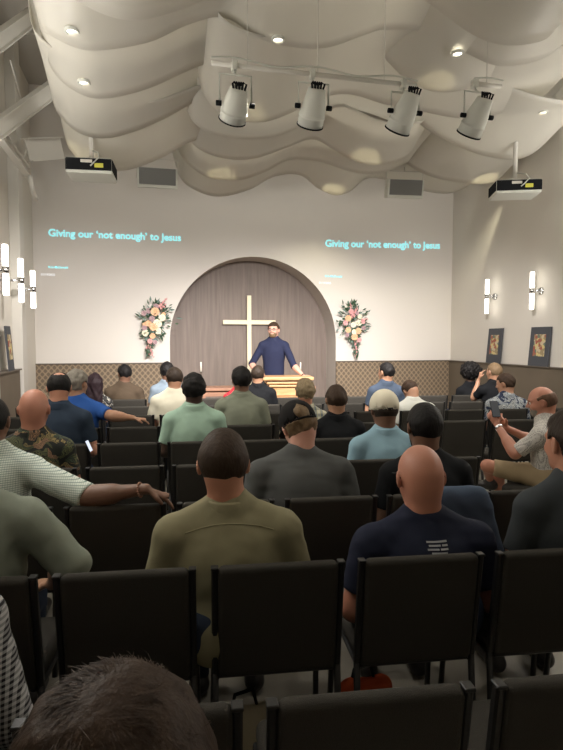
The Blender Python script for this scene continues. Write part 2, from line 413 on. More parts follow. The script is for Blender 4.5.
HAIR = {}
def hairmat(name, c):
    if name not in HAIR:
        HAIR[name] = mat('hair_'+name, c, .6, bump=.9, bscale=90, var=.45, vscale=60, stretch=(1, 1, .35), spec=.2)
    return HAIR[name]
SK = {}
def skinmat(name, c):
    if name not in SK:
        SK[name] = mat('skin_'+name, c, .48, bump=.15, bscale=140, var=.1, vscale=14)
        SK[name].node_tree.nodes['Principled BSDF'].inputs['Subsurface Weight'].default_value = .08
        SK[name].node_tree.nodes['Principled BSDF'].inputs['Subsurface Radius'].default_value = (.02, .008, .004)
    return SK[name]
SKC = dict(fair=(.55, .27, .18), tan=(.44, .24, .15), ruddy=(.47, .21, .14), brown=(.19, .10, .065), dark=(.075, .042, .03), pale=(.62, .34, .26))
HC = dict(black=(.010, .009, .009), dark=(.030, .021, .015), brown=(.045, .027, .017), light=(.17, .115, .065), grey=(.22, .20, .17), blond=(.26, .20, .12), maroon=(.02, .011, .014), deepbrown=(.048, .031, .021), thin=(.13, .075, .05))

def hand(F, W, d, nrm, side, curl=.5, spread=.12, s=1.0):
    """palm, four fingers and a thumb; d = pointing direction, nrm = palm normal (towards the palm side), side = thumb direction"""
    d, nrm, side = unit(d), unit(nrm), unit(side)
    W = np.array(W); pc = W+d*.088*s
    F.cone(W+d*.012, pc, .030*s, .040*s, .015, (nrm, .42))
    for i, (o, L, r) in enumerate(((.030, .072, .0092), (.010, .080, .0096), (-.011, .074, .0092), (-.031, .058, .0082))):
        b = pc+side*o*s-d*.004; dd = unit(d+side*(o*spread*12)); p = b; a = 0
        for j, seg in enumerate((.45, .32, .23)):
            a += curl*(.55 if j == 0 else .75)
            q = p+(dd*math.cos(a)+nrm*math.sin(a))*L*seg*s
            F.cone(p, q, r*s*(1-.1*j), r*s*(.92-.1*j), .004); p = q
    p = W+d*.03*s+side*.024*s; q = p+unit(side*.75+d*.65+nrm*.35)*.042*s; F.cone(p, q, .015*s, .012*s, .01)
    F.cone(q, q+unit(side*.25+d*.9+nrm*.45)*.034*s, .0112*s, .0095*s, .006)

def headR(pitch, yaw, roll=0):
    return np.array(Matrix.Rotation(yaw, 3, 'Z') @ Matrix.Rotation(-pitch, 3, 'X') @ Matrix.Rotation(roll, 3, 'Y'))
def head_prims(F, C, R, s=1.0, beard=False):
    T = lambda *p: C+R @ (np.array(p)*s)
    F.ell(T(0, -.010, .010), V(.079, .098, .097)*s, R, .02)
    F.ell(T(0, -.040, -.020), V(.064, .060, .066)*s, R, .03)
    F.ell(T(0, .030, -.050), V(.065, .060, .068)*s, R, .03)
    F.cone(T(-.02, .058, -.094), T(.02, .058, -.094), .021*s, .021*s, .03)
    for q in (-1, 1):
        F.cone(T(q*.014, .078, .016), T(q*.046, .066, .014), .013*s, .011*s, .012)
        F.ell(T(q*.040, .062, -.032), V(.022, .020, .022)*s, R, .02)
        F.ell(T(q*.0835, -.008, -.016), V(.0095, .0195, .033)*s, R @ headR(0, q*.42), .007)
        F.ell(T(q*.089, .002, -.014), V(.006, .009, .018)*s, R @ headR(0, q*.42), .004, 's')
        F.ell(T(q*.031, .088, -.002), V(.015, .010, .010)*s, R, .01, 's')
    F.cone(T(0, .082, .010), T(0, .106, -.026), .0085*s, .0125*s, .012)
    F.cone(T(-.013, .097, -.030), T(.013, .097, -.030), .008*s, .008*s, .008)
    F.cone(T(-.020, .085, -.054), T(.020, .085, -.054), .0075*s, .0075*s, .006)
    F.cone(T(-.017, .083, -.066), T(.017, .083, -.066), .008*s, .008*s, .006)

def hair_mesh(style, C, R, h, s=1.0, seed=0, capped=False):
    """built in head space, then turned with the head"""
    lo, hi = V(-.13, -.16, -.17), V(.13, .14, .18)
    if style == 'afro': lo, hi = V(-.24, -.26, -.16), V(.24, .2, .28)
    if style in ('long', 'braids'): lo = V(-.15, -.19, -.38)
    F = Field(lo, hi, h)
    th = dict(short=.012, buzz=.005, fade=.009, thick=.020, messy=.026, ring=.005, crop=.010, spot=.009).get(style, .014)
    F.ell((0, -.012, .012), V(.079+th*.75, .098+th*.8, .097+th), None, .01)
    F.ell((0, -.040, -.022), V(.065+th*.4, .061+th*.6, .066+th*.2), None, .06)
    if style not in ('afro', 'long', 'braids'):
        zz = (F.lo[2]+F.h*np.arange(F.n[2]))[None, None, :]; F.v += (th*(.55 if style in ('thick', 'messy') else .85)*np.clip((.01-zz)/.07, 0, 1)).astype(np.float32)
    F.noise({'messy': .0028, 'thick': .004, 'short': .0022}.get(style, .0008), 90, seed)
    if style not in ('afro', 'long', 'braids'):
        zb = {'thick': -.085, 'messy': -.09, 'short': -.078, 'fade': -.082, 'buzz': -.07, 'ring': -.06, 'crop': -.078, 'spot': -.07}[style]
        def cut(X, Y, Z):
            back = np.maximum(-(Z-zb-np.maximum(0, -Y-.0)*.12), Y-.018-.35*np.clip(Z+.01, 0, 1)+0*X)   # behind the ears
            back = np.maximum(back, Y-.055-0*Z)
            ear = .034-np.sqrt((Y+.004)**2+(Z+.022)**2*.8)+0*X; ear = np.where(np.abs(X) > .058, ear, -1)
            back = np.maximum(back, ear)
            top = np.maximum(.052-Z+.25*np.maximum(0, -.0-Y), Y-.088+0*X)+0*Z
            r = np.minimum(back, top)
            if style == 'ring':
                r = np.maximum(back, Z-.048+.35*np.maximum(0, Y+.02)+0*X)
            if style == 'spot': r = np.maximum(r, .050-np.sqrt(X**2+((Y+.055)*.9)**2+(Z-.095)**2))
            return r
        F.intersect(cut)
    if style == 'afro':
        F.ell((0, -.03, .055), V(.158, .15, .135), None, .02); F.noise(.010, 75, seed); F.noise(.005, 190, seed+1)
        F.intersect(lambda X, Y, Z: np.minimum(Y-.05+0*X-.3*np.maximum(0, Z-.03), .06-Z+.0*X+0*Y))
    if style in ('long', 'braids'):
        for q in (-1, 0, 1): F.cone((q*.05, -.06, -.02), (q*.062, -.085, -.30), .058, .040, .03)
        F.noise(.006, 80, seed, (1, 1, .15))
        F.intersect(lambda X, Y, Z: np.minimum(Y-.02+0*X-.3*np.maximum(0, Z), .055-Z+0*X+0*Y))
    if capped: F.intersect(lambda X, Y, Z: np.minimum(Z+.004-.10*Y+0*X, np.sqrt(X*X+(Z-.030)**2)-.045+np.maximum(0, Y+.05)))
    P, Q = F.mesh(); P = P*s @ R.T+C
    return P, Q
def strands(C, R, s, n, L, seed, r=.0006, crown=(0.0, -.035, .1), zmin=-.07, bald=None, out=.012, lift=.14, zmax=None):
    """short curved hairs lying over the scalp, as thin ribbons"""
    rg = np.random.RandomState(seed); VV = []; FF = []
    rad = V(.0765+out*.75, .097+out*.8, .097+out)
    while len(VV) < n*8:
        d = unit(rg.randn(3)); p = d*rad+V(0, -.012, .012)
        if (zmax and p[2] > zmax) or p[2] < zmin or (p[1] > .02 and p[2] < .05) or (abs(p[0]) > .06 and p[1] > -.035 and p[2] < .02): continue
        if bald and np.linalg.norm(p-V(*bald[:3])) < bald[3]*(.75+.5*rg.rand()): continue
        t = p-V(*crown); nr = unit(d/rad); t = t-nr*(t@nr); t = unit(t+.35*rg.randn(3)*np.linalg.norm(t)); t = unit(t+.75*np.cross(nr, t)*(1 if p[2] > .05 else .1)+V(0, 0, -.2))
        t = unit(t-nr*(t@nr)); sd = unit(np.cross(nr, t)); l = L*(.6+.7*rg.rand()); q = p.copy(); w0 = r*(1+.5*rg.rand())
        dirn = unit(t+nr*lift)
        for j in range(4):
            ww = w0*(1-j*.28); VV.append(q-sd*ww); VV.append(q+sd*ww)
            q = q+dirn*l/3; dirn = unit(dirn-nr*.28+.12*rg.randn(3))
    VV = np.array(VV); m = len(VV)//8; b = np.arange(m)[:, None]*8
    FF = np.concatenate([b+np.array([0, 1, 3, 2]), b+np.array([2, 3, 5, 4]), b+np.array([4, 5, 7, 6])])
    return VV*s @ R.T+C, FF

def person(label, group=None, px=None, ytop=None, d=None, row=None, pos=None, face=-5.4, ztop=None, lean=6, hp=8, hy=0, hroll=0,
           skin='fair', hair='short', hcol='dark', shirt=None, collar=True, sleeve=.72, trouser=None, w=1.0, h=.009, hs=1.05, belly=0,
           arms=None, fold=.004, hcap=None, seed=1, glasses=False, beard=None, legs='sit', bare_leg=False, sname='shirt', twist=0, nstr=0, strL=.03, eyes=False, brow=False, hoff=(0, 0), bald=None, shoulder=1.0, LS=None):
    """seated (or standing) figure; px/ytop give the top of the head, d its distance"""
    rz = math.radians(face); ln = math.radians(lean); ps = math.radians(hp)
    u = V(0, math.sin(ln), math.cos(ln)); f = V(0, math.cos(ln), -math.sin(ln)); r = V(1, 0, 0)
    top = P_d(px, ytop, d) if pos is None else Vector(pos)
    zt = top.z if ztop is None else ztop
    hipz = .55 if legs != 'stand' else .96
    R = headR(ps, math.radians(hy), math.radians(hroll))
    base_to_head = V(hoff[0], .015*math.cos(ps)+(.11 if hp < 60 else .155)*math.sin(ps), (.076+.078*math.cos(ps))*hs if hp < 60 else .16*math.cos(ps)+.02)
    Ls = LS or (zt-hipz-base_to_head[2]-.107*hs-ln*.01)/math.cos(ln)
    H_ = V(0, 0, hipz); N = H_+u*Ls; C = N+base_to_head
    org = Vector((top.x, top.y, 0))-Matrix.Rotation(rz, 3, 'Z') @ Vector((C[0], C[1], 0))
    root = empty('person', org, rz)
    tag(root, label, 'person', group)
    if twist:
        a = math.radians(twist); r = V(math.cos(a), math.sin(a)*math.cos(ln), -math.sin(a)*math.sin(ln)); f = unit(np.cross(u, r))
    sh = .178*w*shoulder
    S = [N-u*.108-r*sh, N-u*.108+r*sh]
    L0 = Matrix.Rotation(-rz, 3, 'Z')
    loc = lambda p: np.array(L0 @ (Vector(p)-org))
    E, Wr, hd = [None, None], [None, None], [None, None]
    for i, q in enumerate((-1, 1)):
        a = (arms or {}).get('LR'[i])
        if a is None or a == 'lap':
            E[i] = S[i]+r*q*.055*w-u*.255+f*.035; Wr[i] = V(q*.10, E[i][1]+.22, hipz+.13); hd[i] = (V(-q*.45, .85, -.25), V(0, -.2, -1), V(-q, -.2, 0), .6)
        elif a == 'cross':
            E[i] = S[i]+r*q*.05*w-u*.22+f*.10; Wr[i] = E[i]+V(-q*.2, .13, .01); hd[i] = (V(-q, .2, 0), V(0, -1, 0), V(0, 0, 1), .5)
        else:
            E[i] = loc(a['e']) if a.get('world') else V(*a['e']); Wr[i] = loc(a['w']) if a.get('world') else V(*a['w'])
            rot = (lambda v: np.array(L0 @ Vector(v))) if a.get('world') else (lambda v: V(*v))
            hd[i] = (rot(a['hd']), rot(a['hn']), rot(a['hs']), a.get('curl', .5))
    if legs == 'sit':
        K = [V(-.13, .44, .50), V(.13, .44, .50)]; A = [V(-.13, .42, .10), V(.13, .42, .10)]
    elif legs == 'stand':
        K = [V(-.09, .03, .5), V(.09, .03, .5)]; A = [V(-.10, -.02, .10), V(.10, -.02, .10)]
    else: K, A = [V(*legs['K'][0]), V(*legs['K'][1])], [V(*legs['A'][0]), V(*legs['A'][1])]
    pts = [H_, N, C]+S+E+Wr+K+A
    lo = np.min(pts, 0)-.24; hi = np.max(pts, 0)+.22; lo[2] = max(lo[2], -.02)
    def torso(F, o=0.0, k=.05):
        F.cone(H_+u*.03, N-u*.22, .150*w+o, .158*w+o, k, (f, .66))
        F.cone(N-u*.26, N-u*.155, .160*w+o, .130*w+o, k, (f, .60))
        F.cone(S[0]+r*.02, S[1]-r*.02, .055*w+o, .055*w+o, k, None)
        for q in (0, 1): F.cone(S[q]+(N-S[q])*.10+u*.005, N+u*.015, .042*w+o, .050+o, .045)
        if belly: F.ell(H_+u*.16+f*.05, V(.15*w, .13+belly, .17)+o, None, .08)
        F.ell(N-u*.2-f*.02, V(.13*w, .10, .14)+o, None, .06)
    def pelvis(F, o=0.0):
        F.cone(H_-r*.07+V(0, .0, 0), H_+r*.07, .118*w+o, .118*w+o, .05)
    def leg(F, o=0.0, cut=None):
        for q in (0, 1):
            hj = H_+V((-1, 1)[q]*.09, .02, -.01)
            F.cone(hj, K[q], .086+o, .058+o, .03)
            if cut is None: F.cone(K[q], A[q], .055+o, .036+o, .02)
    # body
    F = Field(lo, hi, h)
    torso(F, -.004); pelvis(F, -.006); leg(F, -.004)
    F.cone(N-u*.03, C+R @ V(0, -.030, -.055)*hs, .068*min(w, 1.1), .063*hs, .035)
    F.cone(C+R @ V(0, -.030, -.055)*hs, C+R @ V(0, -.025, -.01)*hs, .061*hs, .056*hs, .02)
    head_prims(F, C, R, hs)
    for q in (0, 1):
        F.cone(S[q], E[q], .052*w, .041*w, .02); F.cone(E[q], Wr[q], .043*w, .027, .02)
        F.cone(E[q]+(Wr[q]-E[q])*.15, E[q]+(Wr[q]-E[q])*.4, .043*w, .038*w, .03)
        hand(F, Wr[q], *hd[q])
    if legs == 'sit' or bare_leg:
        pass
    for q in (0, 1): F.cone(A[q]+V(0, -.02, -.055), A[q]+V(0, .12, -.075), .030, .024, .02)
    P, Q = F.mesh(); body = link('body', nmesh('body', P, Q), skinmat(skin, SKC[skin]), root)
    # shirt
    F = Field(lo, hi, h); torso(F, .010)
    F.cone(H_-r*.05, H_+r*.05, .118*w+.012, .118*w+.012, .04)
    F.cone(N-u*.06, N-u*.008, .076*min(w, 1.1), .071*min(w, 1.1), .05)
    for q in (0, 1):
        if sleeve <= 1:
            F.cone(S[q], S[q]+(E[q]-S[q])*sleeve, .060*w, .056*w, .03)
        else:
            F.cone(S[q], E[q], .060*w, .052*w, .03); F.cone(E[q], E[q]+(Wr[q]-E[q])*(sleeve-1), .051*w, .043*w, .02)
    F.noise(fold*.45, 30, seed, (.5, 1, 1.4)); F.noise(fold*.22, 75, seed+5, (.6, 1, 1.4))
    # the armhole end of a sleeve is a straight hem
    for q in (0, 1):
        if sleeve <= 1: e0, dr = S[q]+(E[q]-S[q])*sleeve, unit(E[q]-S[q])
        else: e0, dr = E[q]+(Wr[q]-E[q])*(sleeve-1), unit(Wr[q]-E[q])
        def cut(X, Y, Z, e0=e0, dr=dr):
            p = (X-e0[0])*dr[0]+(Y-e0[1])*dr[1]+(Z-e0[2])*dr[2]
            rr = np.sqrt((X-e0[0])**2+(Y-e0[1])**2+(Z-e0[2])**2)
            return np.where(rr < .11*w, p, -1)
        F.intersect(cut)
    P, Q = F.mesh(); link(sname, nmesh(sname, P, Q), shirt, root)
    # collar: a folded band round the neck
    nd = unit(C+R @ V(0, -.03, -.055)-N); cb = N+nd*(.016 if collar else .014)
    sd = r; fw = unit(np.cross(nd, sd)) if True else f
    bm = B(); rings = []; nn = 28
    prof = [(.090, -.034), (.085, .012), (.080, .021), (.074, .016), (.072, -.02)] if collar else [(.087, -.034), (.080, -.010), (.075, -.006), (.071, -.014), (.069, -.03)]
    for rr, zz in prof:
        ring = []
        for k in range(nn):
            a = 2*PI*k/nn; front = max(0, math.sin(a))
            p = cb+sd*math.cos(a)*rr*min(w, 1.08)+fw*(math.sin(a)*rr*1.02-.004)+nd*(zz-front*.03)
            ring.append(bm.verts.new(p))
        rings.append(ring)
    for i in range(len(rings)-1):
        for k in range(nn): bm.faces.new((rings[i][k], rings[i][(k+1) % nn], rings[i+1][(k+1) % nn], rings[i+1][k]))
    build('collar', bm, shirt, root, True)
    # trousers and shoes
    hh = max(h, .011)
    F = Field(lo, hi, hh); pelvis(F, .008); leg(F, .010, None if not bare_leg else 1)
    F.noise(.003, 40, seed+9)
    if bare_leg:
        for q in (0, 1):
            e0 = K[q]-(K[q]-H_)*.1; dr = unit(K[q]-H_)
            F.intersect(lambda X, Y, Z, e0=e0, dr=dr: np.where(np.sqrt((X-e0[0])**2+(Y-e0[1])**2+(Z-e0[2])**2) < .16, (X-e0[0])*dr[0]+(Y-e0[1])*dr[1]+(Z-e0[2])*dr[2], -1))
    nm = 'shorts' if bare_leg else 'trousers'
    P, Q = F.mesh(); link(nm, nmesh(nm, P, Q), trouser or M['denim'], root)
    for q in (0, 1):
        F = Field(A[q]-V(.07, .12, .11), A[q]+V(.07, .22, .05), .009)
        F.cone(A[q]+V(0, -.03, -.05), A[q]+V(0, .14, -.062), .042, .036, .02); F.cone(A[q]+V(0, 0, -.02), A[q]+V(0, -.01, -.05), .043, .045, .02)
        F.intersect(lambda X, Y, Z, z0=A[q][2]-.096: z0-Z+0*X+0*Y)
        P, Q = F.mesh(); link('shoe', nmesh('shoe', P, Q), M['shoe'], root)
    # hair
    hh = min(.0075, max(.0045, h*.75))
    if hair and hair != 'bald':
        P, Q = hair_mesh(hair, C, R, hh, hs, seed, bool(hcap))
        if nstr:
            P2, Q2 = strands(C, R, hs, nstr, strL, seed, bald=bald, zmax=-.012 if hcap else None, out=dict(thick=.018, messy=.024, buzz=.004).get(hair, .010))
            Q = np.concatenate([Q, Q2+len(P)]); P = np.concatenate([P, P2])
        link('hair', nmesh('hair', P, Q), hairmat(hcol, HC[hcol]), root)
    T = Matrix.Translation(Vector(C)) @ Matrix(R.tolist()).to_4x4() @ Matrix.Scale(hs, 4)
    if hcap: hcap(root, T)
    if beard:
        F = Field((-.1, -.06, -.16), (.1, .13, .03), .006)
        F.ell((0, .033, -.056), V(.064, .064, .070), None, .02); F.cone((-.02, .060, -.098), (.02, .060, -.098), .026, .026, .02)
        F.ell((0, .10, -.058), V(.026, .03, .012), None, .01, 's')
        F.intersect(lambda X, Y, Z: np.maximum(np.maximum(Z+.034-np.maximum(0, np.abs(X)-.03)*.9, -Y+.0), -1.0+0*X))
        P, Q = F.mesh(); P = P*hs @ R.T+C; link('beard', nmesh('beard', P, Q), hairmat(beard, HC[beard]), root)
    if glasses:
        bm = B()
        for q in (-1, 1):
            tube(bm, [T @ Vector((q*.032+.021*math.cos(a), .103, .0+.015*math.sin(a))) for a in [2*PI*k/14 for k in range(15)]], .0022, 5)
            tube(bm, [T @ Vector(p) for p in ((q*.053, .102, .004), (q*.082, .07, .005), (q*.086, -.005, .004), (q*.084, -.03, -.012))], .0018, 5)
        tube(bm, [T @ Vector(p) for p in ((-.011, .104, .004), (0, .106, .006), (.011, .104, .004))], .0018, 5)
        build('glasses', bm, M['black'], root, True)
    if eyes:
        for q in (-1, 1):
            bm = B(); bmesh.ops.create_uvsphere(bm, u_segments=12, v_segments=8, radius=.0115*hs, matrix=Matrix.Translation(T @ Vector((q*.031, .078, -.002)))); eye = build('eye', bm, M['eye'], root, True)
            bm = B(); bmesh.ops.create_uvsphere(bm, u_segments=10, v_segments=6, radius=.006*hs, matrix=Matrix.Translation(T @ Vector((q*.031, .0865, -.002)))); build('iris', bm, M['black'], eye, True)
            bm = B(); tube(bm, [T @ Vector(p) for p in ((q*.016, .092, .017), (q*.032, .092, .023), (q*.047, .080, .016))], .0035*hs, 6); build('eyebrow', bm, hairmat(hcol, HC[hcol]), root, True)
    root['_x'] = 0.0; del root['_x']
    return root, dict(C=C, N=N, S=S, E=E, W=Wr, T=T, org=org, rz=rz, R=R)

def cap_fn(m, brim=True, hole=True, back=False, buckle=False, button=True):
    def fn(root, T):
        F = Field((-.13, -.15, -.06), (.13, .15, .16), .005)
        F.ell((0, -.012, .020), V(.096, .117, .108), None, .01)
        def cut(X, Y, Z):
            return -(Z+.012-.10*Y)+0*X
        F.intersect(cut)
        F.ell((0, -.012, .008), V(.090, .111, .103), None, .004, 's')
        if hole:  # the arched opening above the strap
            F.cone((0, -.16, .030), (0, -.08, .030), .030, .030, .003, None, 's')
        P, Q = F.mesh(); P = np.c_[P, np.ones(len(P))] @ np.array(T).T; root = link('cap', nmesh('cap', P[:, :3], Q), m, root)
        bm = B()
        if hole: tube(bm, [T @ Vector((.094*math.sin(a), -.012-.115*math.cos(a), -.012)) for a in [(-.6+.1*k) for k in range(13)]], .007, 6); build('strap', bm, m, root, True); bm = B()
        if brim:
            s = 1
            vs = []
            for k in range(13):
                a = -1.1+2.2*k/12
                vs.append((bm.verts.new(T @ Vector((.088*math.sin(a), .10*math.cos(a)-.005, .012))), bm.verts.new(T @ Vector((.095*math.sin(a), .10*math.cos(a)+.075*math.cos(a*.8), .0)))))
            for k in range(12): bm.faces.new((vs[k][0], vs[k+1][0], vs[k+1][1], vs[k][1]))
            o = build('brim', bm, m, root, True); md = o.modifiers.new('s', 'SOLIDIFY'); md.thickness = .004
        else: bm.free()
        if buckle:
            bm = B(); bx = box(bm, (0, 0, 0), (.03, .004, .010), .001)
            bmesh.ops.transform(bm, matrix=T @ Matrix.Translation((.006, -.124, -.008)), verts=bm.verts); build('buckle', bm, M['shoe'], root)
    return fn

# ---------------------------------------------------------------- clothes
def cloth(name, c, **k): M[name] = mat('cloth_'+name, c, .85, spec=.15, bump=.12, bscale=45, **k)
cloth('olive', (.27, .25, .155)); cloth('navy', (.018, .022, .042)); cloth('charcoal', (.05, .058, .064)); cloth('sage', (.24, .27, .22))
cloth('greytee', (.095, .10, .10)); cloth('black', (.010, .011, .013)); cloth('denim', (.030, .042, .07)); cloth('mint', (.38, .55, .44))
cloth('lightblue', (.27, .43, .52)); cloth('slate', (.030, .045, .07)); cloth('royal', (.03, .10, .35)); cloth('greygreen', (.24, .26, .20))
cloth('cream', (.66, .63, .50)); cloth('paleblue', (.22, .28, .34)); cloth('umber', (.085, .062, .042)); cloth('dusk', (.055, .075, .11)); cloth('white', (.62, .63, .58))
cloth('navyshirt', (.022, .027, .060)); cloth('khaki', (.30, .23, .14)); cloth('red', (.45, .03, .04)); cloth('whitecap', (.80, .75, .60)); cloth('blackcap', (.014, .013, .013))
M['mintstripe'] = mat('cloth_mint_check', rough=.85, fn=f_stripe((.66, .72, .66), (.13, .22, .19), 30, .84))
M['gingham'] = mat('cloth_gingham', rough=.85, fn=f_gingham)
M['plaid'] = mat('cloth_plaid', rough=.85, fn=f_plaid)
M['floral'] = mat('cloth_dark_floral', rough=.85, fn=f_floral([(0, (.014, .016, .013)), (.35, (.10, .11, .045)), (.55, (.25, .19, .075)), (.7, (.05, .07, .04)), (.85, (.28, .16, .09))], 15))
M['hawaii'] = mat('cloth_blue_white_floral', rough=.85, fn=f_floral([(0, (.012, .022, .055)), (.25, (.42, .46, .48)), (.6, (.03, .05, .10)), (.7, (.48, .50, .48))], 20))
M['dots'] = mat('cloth_dotted', rough=.85, fn=f_dots)
M['lace'] = mat('cloth_black_white_print', rough=.85, fn=f_floral([(0, (.02, .02, .02)), (.5, (.45, .43, .38)), (.8, (.05, .05, .05))], 26))
cloth('jean', (.06, .085, .13))
M['shoe'] = mat('shoe_leather', (.02, .017, .015), .45)
M['eye'] = mat('eye_white', (.75, .72, .68), .2)

# ================================================================ chairs
BASE = {-1: .36, 0: 1.22, 1: 2.0, 2: 2.83, 3: 3.70, 4: 4.56, 5: 5.40, 6: 6.25, 7: 7.08, 8: 7.92}
C0 = {-1: -.20, 0: -.33, 1: -.55, 2: -.82, 3: -1.01, 4: -1.21, 5: -1.39, 6: -1.63, 7: -1.86, 8: -2.10}
def rowd(r, xc): return BASE[r]+.13*xc
def make_chair():
    root = empty('stacking_chair')
    tilt = Matrix.Rotation(math.radians(7), 3, 'X')   # the back leans towards the camera
    bw = .445
    bm = B(); vs = box(bm, (0, 0, 0), (bw, .05, .44), .022, 4)
    for v in bm.verts:
        v.co.y += .018*(1-(v.co.x/(bw/2))**2)                       # lumbar bow of the pad
        if v.co.z > .15: v.co.y -= (v.co.z-.15)*.10
        v.co.z += .006*(1-(v.co.x/(bw/2))**2)*(v.co.z > .1)
        v.co = tilt @ v.co+Vector((0, .028, .632))
    build('backrest', bm, M['fabric'], root, True)
    bm = B(); box(bm, (0, .285, .445), (.46, .44, .075), .03, 4)
    for v in bm.verts: v.co.z -= .02*max(0, (v.co.y-.4))/.1; v.co.z += .012*(1-(v.co.x/.23)**2)*(v.co.z > .44)
    build('seat', bm, M['fabric'], root, True)
    for q in (-1, 1):
        bm = B()
        a = Vector((q*.233, .0, .850)); b = Vector((q*.233, .058, .42)); beam(bm, b, a, .024, .03)
        box(bm, a+Vector((0, -.001, -.004)), (.027, .034, .01), .002, 1)
        build('back_post', bm, M['frame'], root)
        bm = B(); tube(bm, [(q*.233, .058, .44), (q*.235, .035, .2), (q*.238, -.01, .0)], .0135, 8); build('leg', bm, M['frame'], root, True)
        bm = B(); tube(bm, [(q*.228, .45, .41), (q*.234, .48, .2), (q*.238, .50, .0)], .0135, 8); build('leg', bm, M['frame'], root, True)
    bm = B()
    for q in (-1, 1): beam(bm, (q*.226, .05, .405), (q*.226, .46, .405), .022, .022)
    beam(bm, (-.22, .058, .415), (.22, .058, .415), .022, .03); beam(bm, (-.22, .45, .40), (.22, .45, .40), .022, .022)
    build('seat_frame', bm, M['frame'], root)
    return root
protoch = make_chair(); used_proto = [False]
def chair(xc, dd, rz=-5.4, label='x'):
    if used_proto[0]: o = copy_tree(protoch)
    else: o = protoch; used_proto[0] = True
    o.location = c2w(xc, dd, 0); o.rotation_euler = (0, 0, math.radians(rz))
    tag(o, label, 'chair', 'charcoal audience chairs'); return o
ROWN = {-1: 'the camera\'s own row', 0: 'the front-most visible row', 1: 'the second row from the camera', 2: 'the third row from the camera', 3: 'the fourth row from the camera', 4: 'the fifth row from the camera',
        5: 'the sixth row from the camera', 6: 'the seventh row from the camera', 7: 'the eighth row from the camera', 8: 'the farthest row, nearest the pulpit'}
SITTERS = []   # (row, xc, short description) filled below
SKIP = {(4, 6), (4, 5), (5, 5), (3, 6), (3, 5), (2, 5)}
def place_chairs():
    for r in range(-1, 9):
        slots = []
        for k in range(-3, 10):
            xc = C0[r]+.54*k; dd = rowd(r, xc); p = c2w(xc, dd)
            if p.x-.3 < XL+.12 or p.x+.32 > XR-.15: continue
            if abs(xc) > .62*dd+.45: continue
            if r == -1 and k not in (0,): continue
            if (r, k) in SKIP: continue
            slots.append((k, xc, dd))
        occ = {}
        for (rr, sx, desc) in SITTERS:
            if rr == r and slots:
                k = min(slots, key=lambda s: abs(s[1]-sx))
                if abs(k[1]-sx) < .45: occ[k[0]] = desc
        # empty seats are told apart by their neighbours in the row
        for n, (k, xc, dd) in enumerate(slots):
            if k in occ: lab = 'charcoal upholstered chair under the %s' % occ[k]
            else:
                lf = [s[0] for s in slots[:n] if s[0] in occ]; rt = [s[0] for s in slots[n+1:] if s[0] in occ]
                if lf and k-lf[-1] <= 2: lab = 'empty charcoal chair %s right of the %s' % (('directly', 'two seats')[k-lf[-1]-1], occ[lf[-1]])
                elif rt and rt[0]-k <= 2: lab = 'empty charcoal chair %s left of the %s' % (('directly', 'two seats')[rt[0]-k-1], occ[rt[0]])
                else: lab = 'empty charcoal chair, %s from the left in %s' % (('first', 'second', 'third', 'fourth', 'fifth', 'sixth', 'seventh', 'eighth', 'ninth', 'tenth', 'eleventh', 'twelfth', 'thirteenth')[n], ROWN[r])
            chair(xc, dd, label=lab)

# ================================================================ the people
def seat_person(short, row, px, ytop, label, extra=0.0, **k):
    """head top at (px, ytop); its distance follows from the row the person sits in"""
    lean = math.radians(k.get('lean', 6)); hp = math.radians(k.get('hp', 8))
    fwd = .17+.52*math.sin(lean)+.02+.11*math.sin(hp)+extra
    d = rowd(row, 0)
    for _ in range(4): d = rowd(row, (px-281.5)/560*d)+fwd
    xc = (px-281.5)/560*d
    SITTERS.append((row, xc+k.pop('seatdx', 0), short))
    return person(label, 'seated congregation', px=px, ytop=ytop, d=d, **k)

# nearest rows
seat_person('man with the tousled brown hair', -1, 110, 703, 'tousled dark brown hair of the nearest person, cut off by the bottom of the photo', hair='messy', hcol='brown', shirt=M['slate'], h=.008, hs=1.2, nstr=9000, strL=.035, seed=3, skin='fair', hp=4, lean=3)
seat_person('man in gingham', 0, -108, 470, 'person in a black and white gingham shirt, mostly outside the left edge', shirt=M['gingham'], w=1.15, h=.008, seed=4, lean=8, sleeve=1.7)
seat_person('man in the sage shirt', 1, -36, 424, 'person in a sage green collared shirt at the left edge, head out of frame', shirt=M['sage'], w=1.38, lean=10, hp=10, h=.008, seed=5, fold=.008, skin='tan', sleeve=1.08, arms={'R': dict(e=(.40, .05, .80), w=(.25, .34, .60), hd=(-.6, .7, -.2), hn=(0, -.2, -1), hs=(-.5, -.6, 0), curl=.5)})
seat_person('man in the olive shirt', 1, 223, 431, 'man with short dark hair in an olive green collared shirt', shirt=M['olive'], w=1.24, h=.0065, hoff=(-.02, 0), hair='fade', hcol='deepbrown', skin='fair', lean=5, hp=14, seed=6, fold=.005, nstr=5000, strL=.010, hs=1.13)
seat_person('bald man in navy', 1, 420, 445, 'bald man in a navy T-shirt with a small light print at the back', shirt=M['navy'], collar=False, w=1.3, h=.0065, hair=None, skin='ruddy', lean=10, hp=12, seed=7, glasses=True, fold=.005, hs=1.16)
seat_person('dark-haired man at the right edge', 1, 572, 411, 'man with dark hair in a dark slate T-shirt at the right edge', shirt=M['charcoal'], collar=False, w=1.12, h=.0065, hair='short', hcol='dark', skin='fair', lean=4, hp=6, hy=8, seed=8, nstr=4000, strL=.018, hs=1.16)
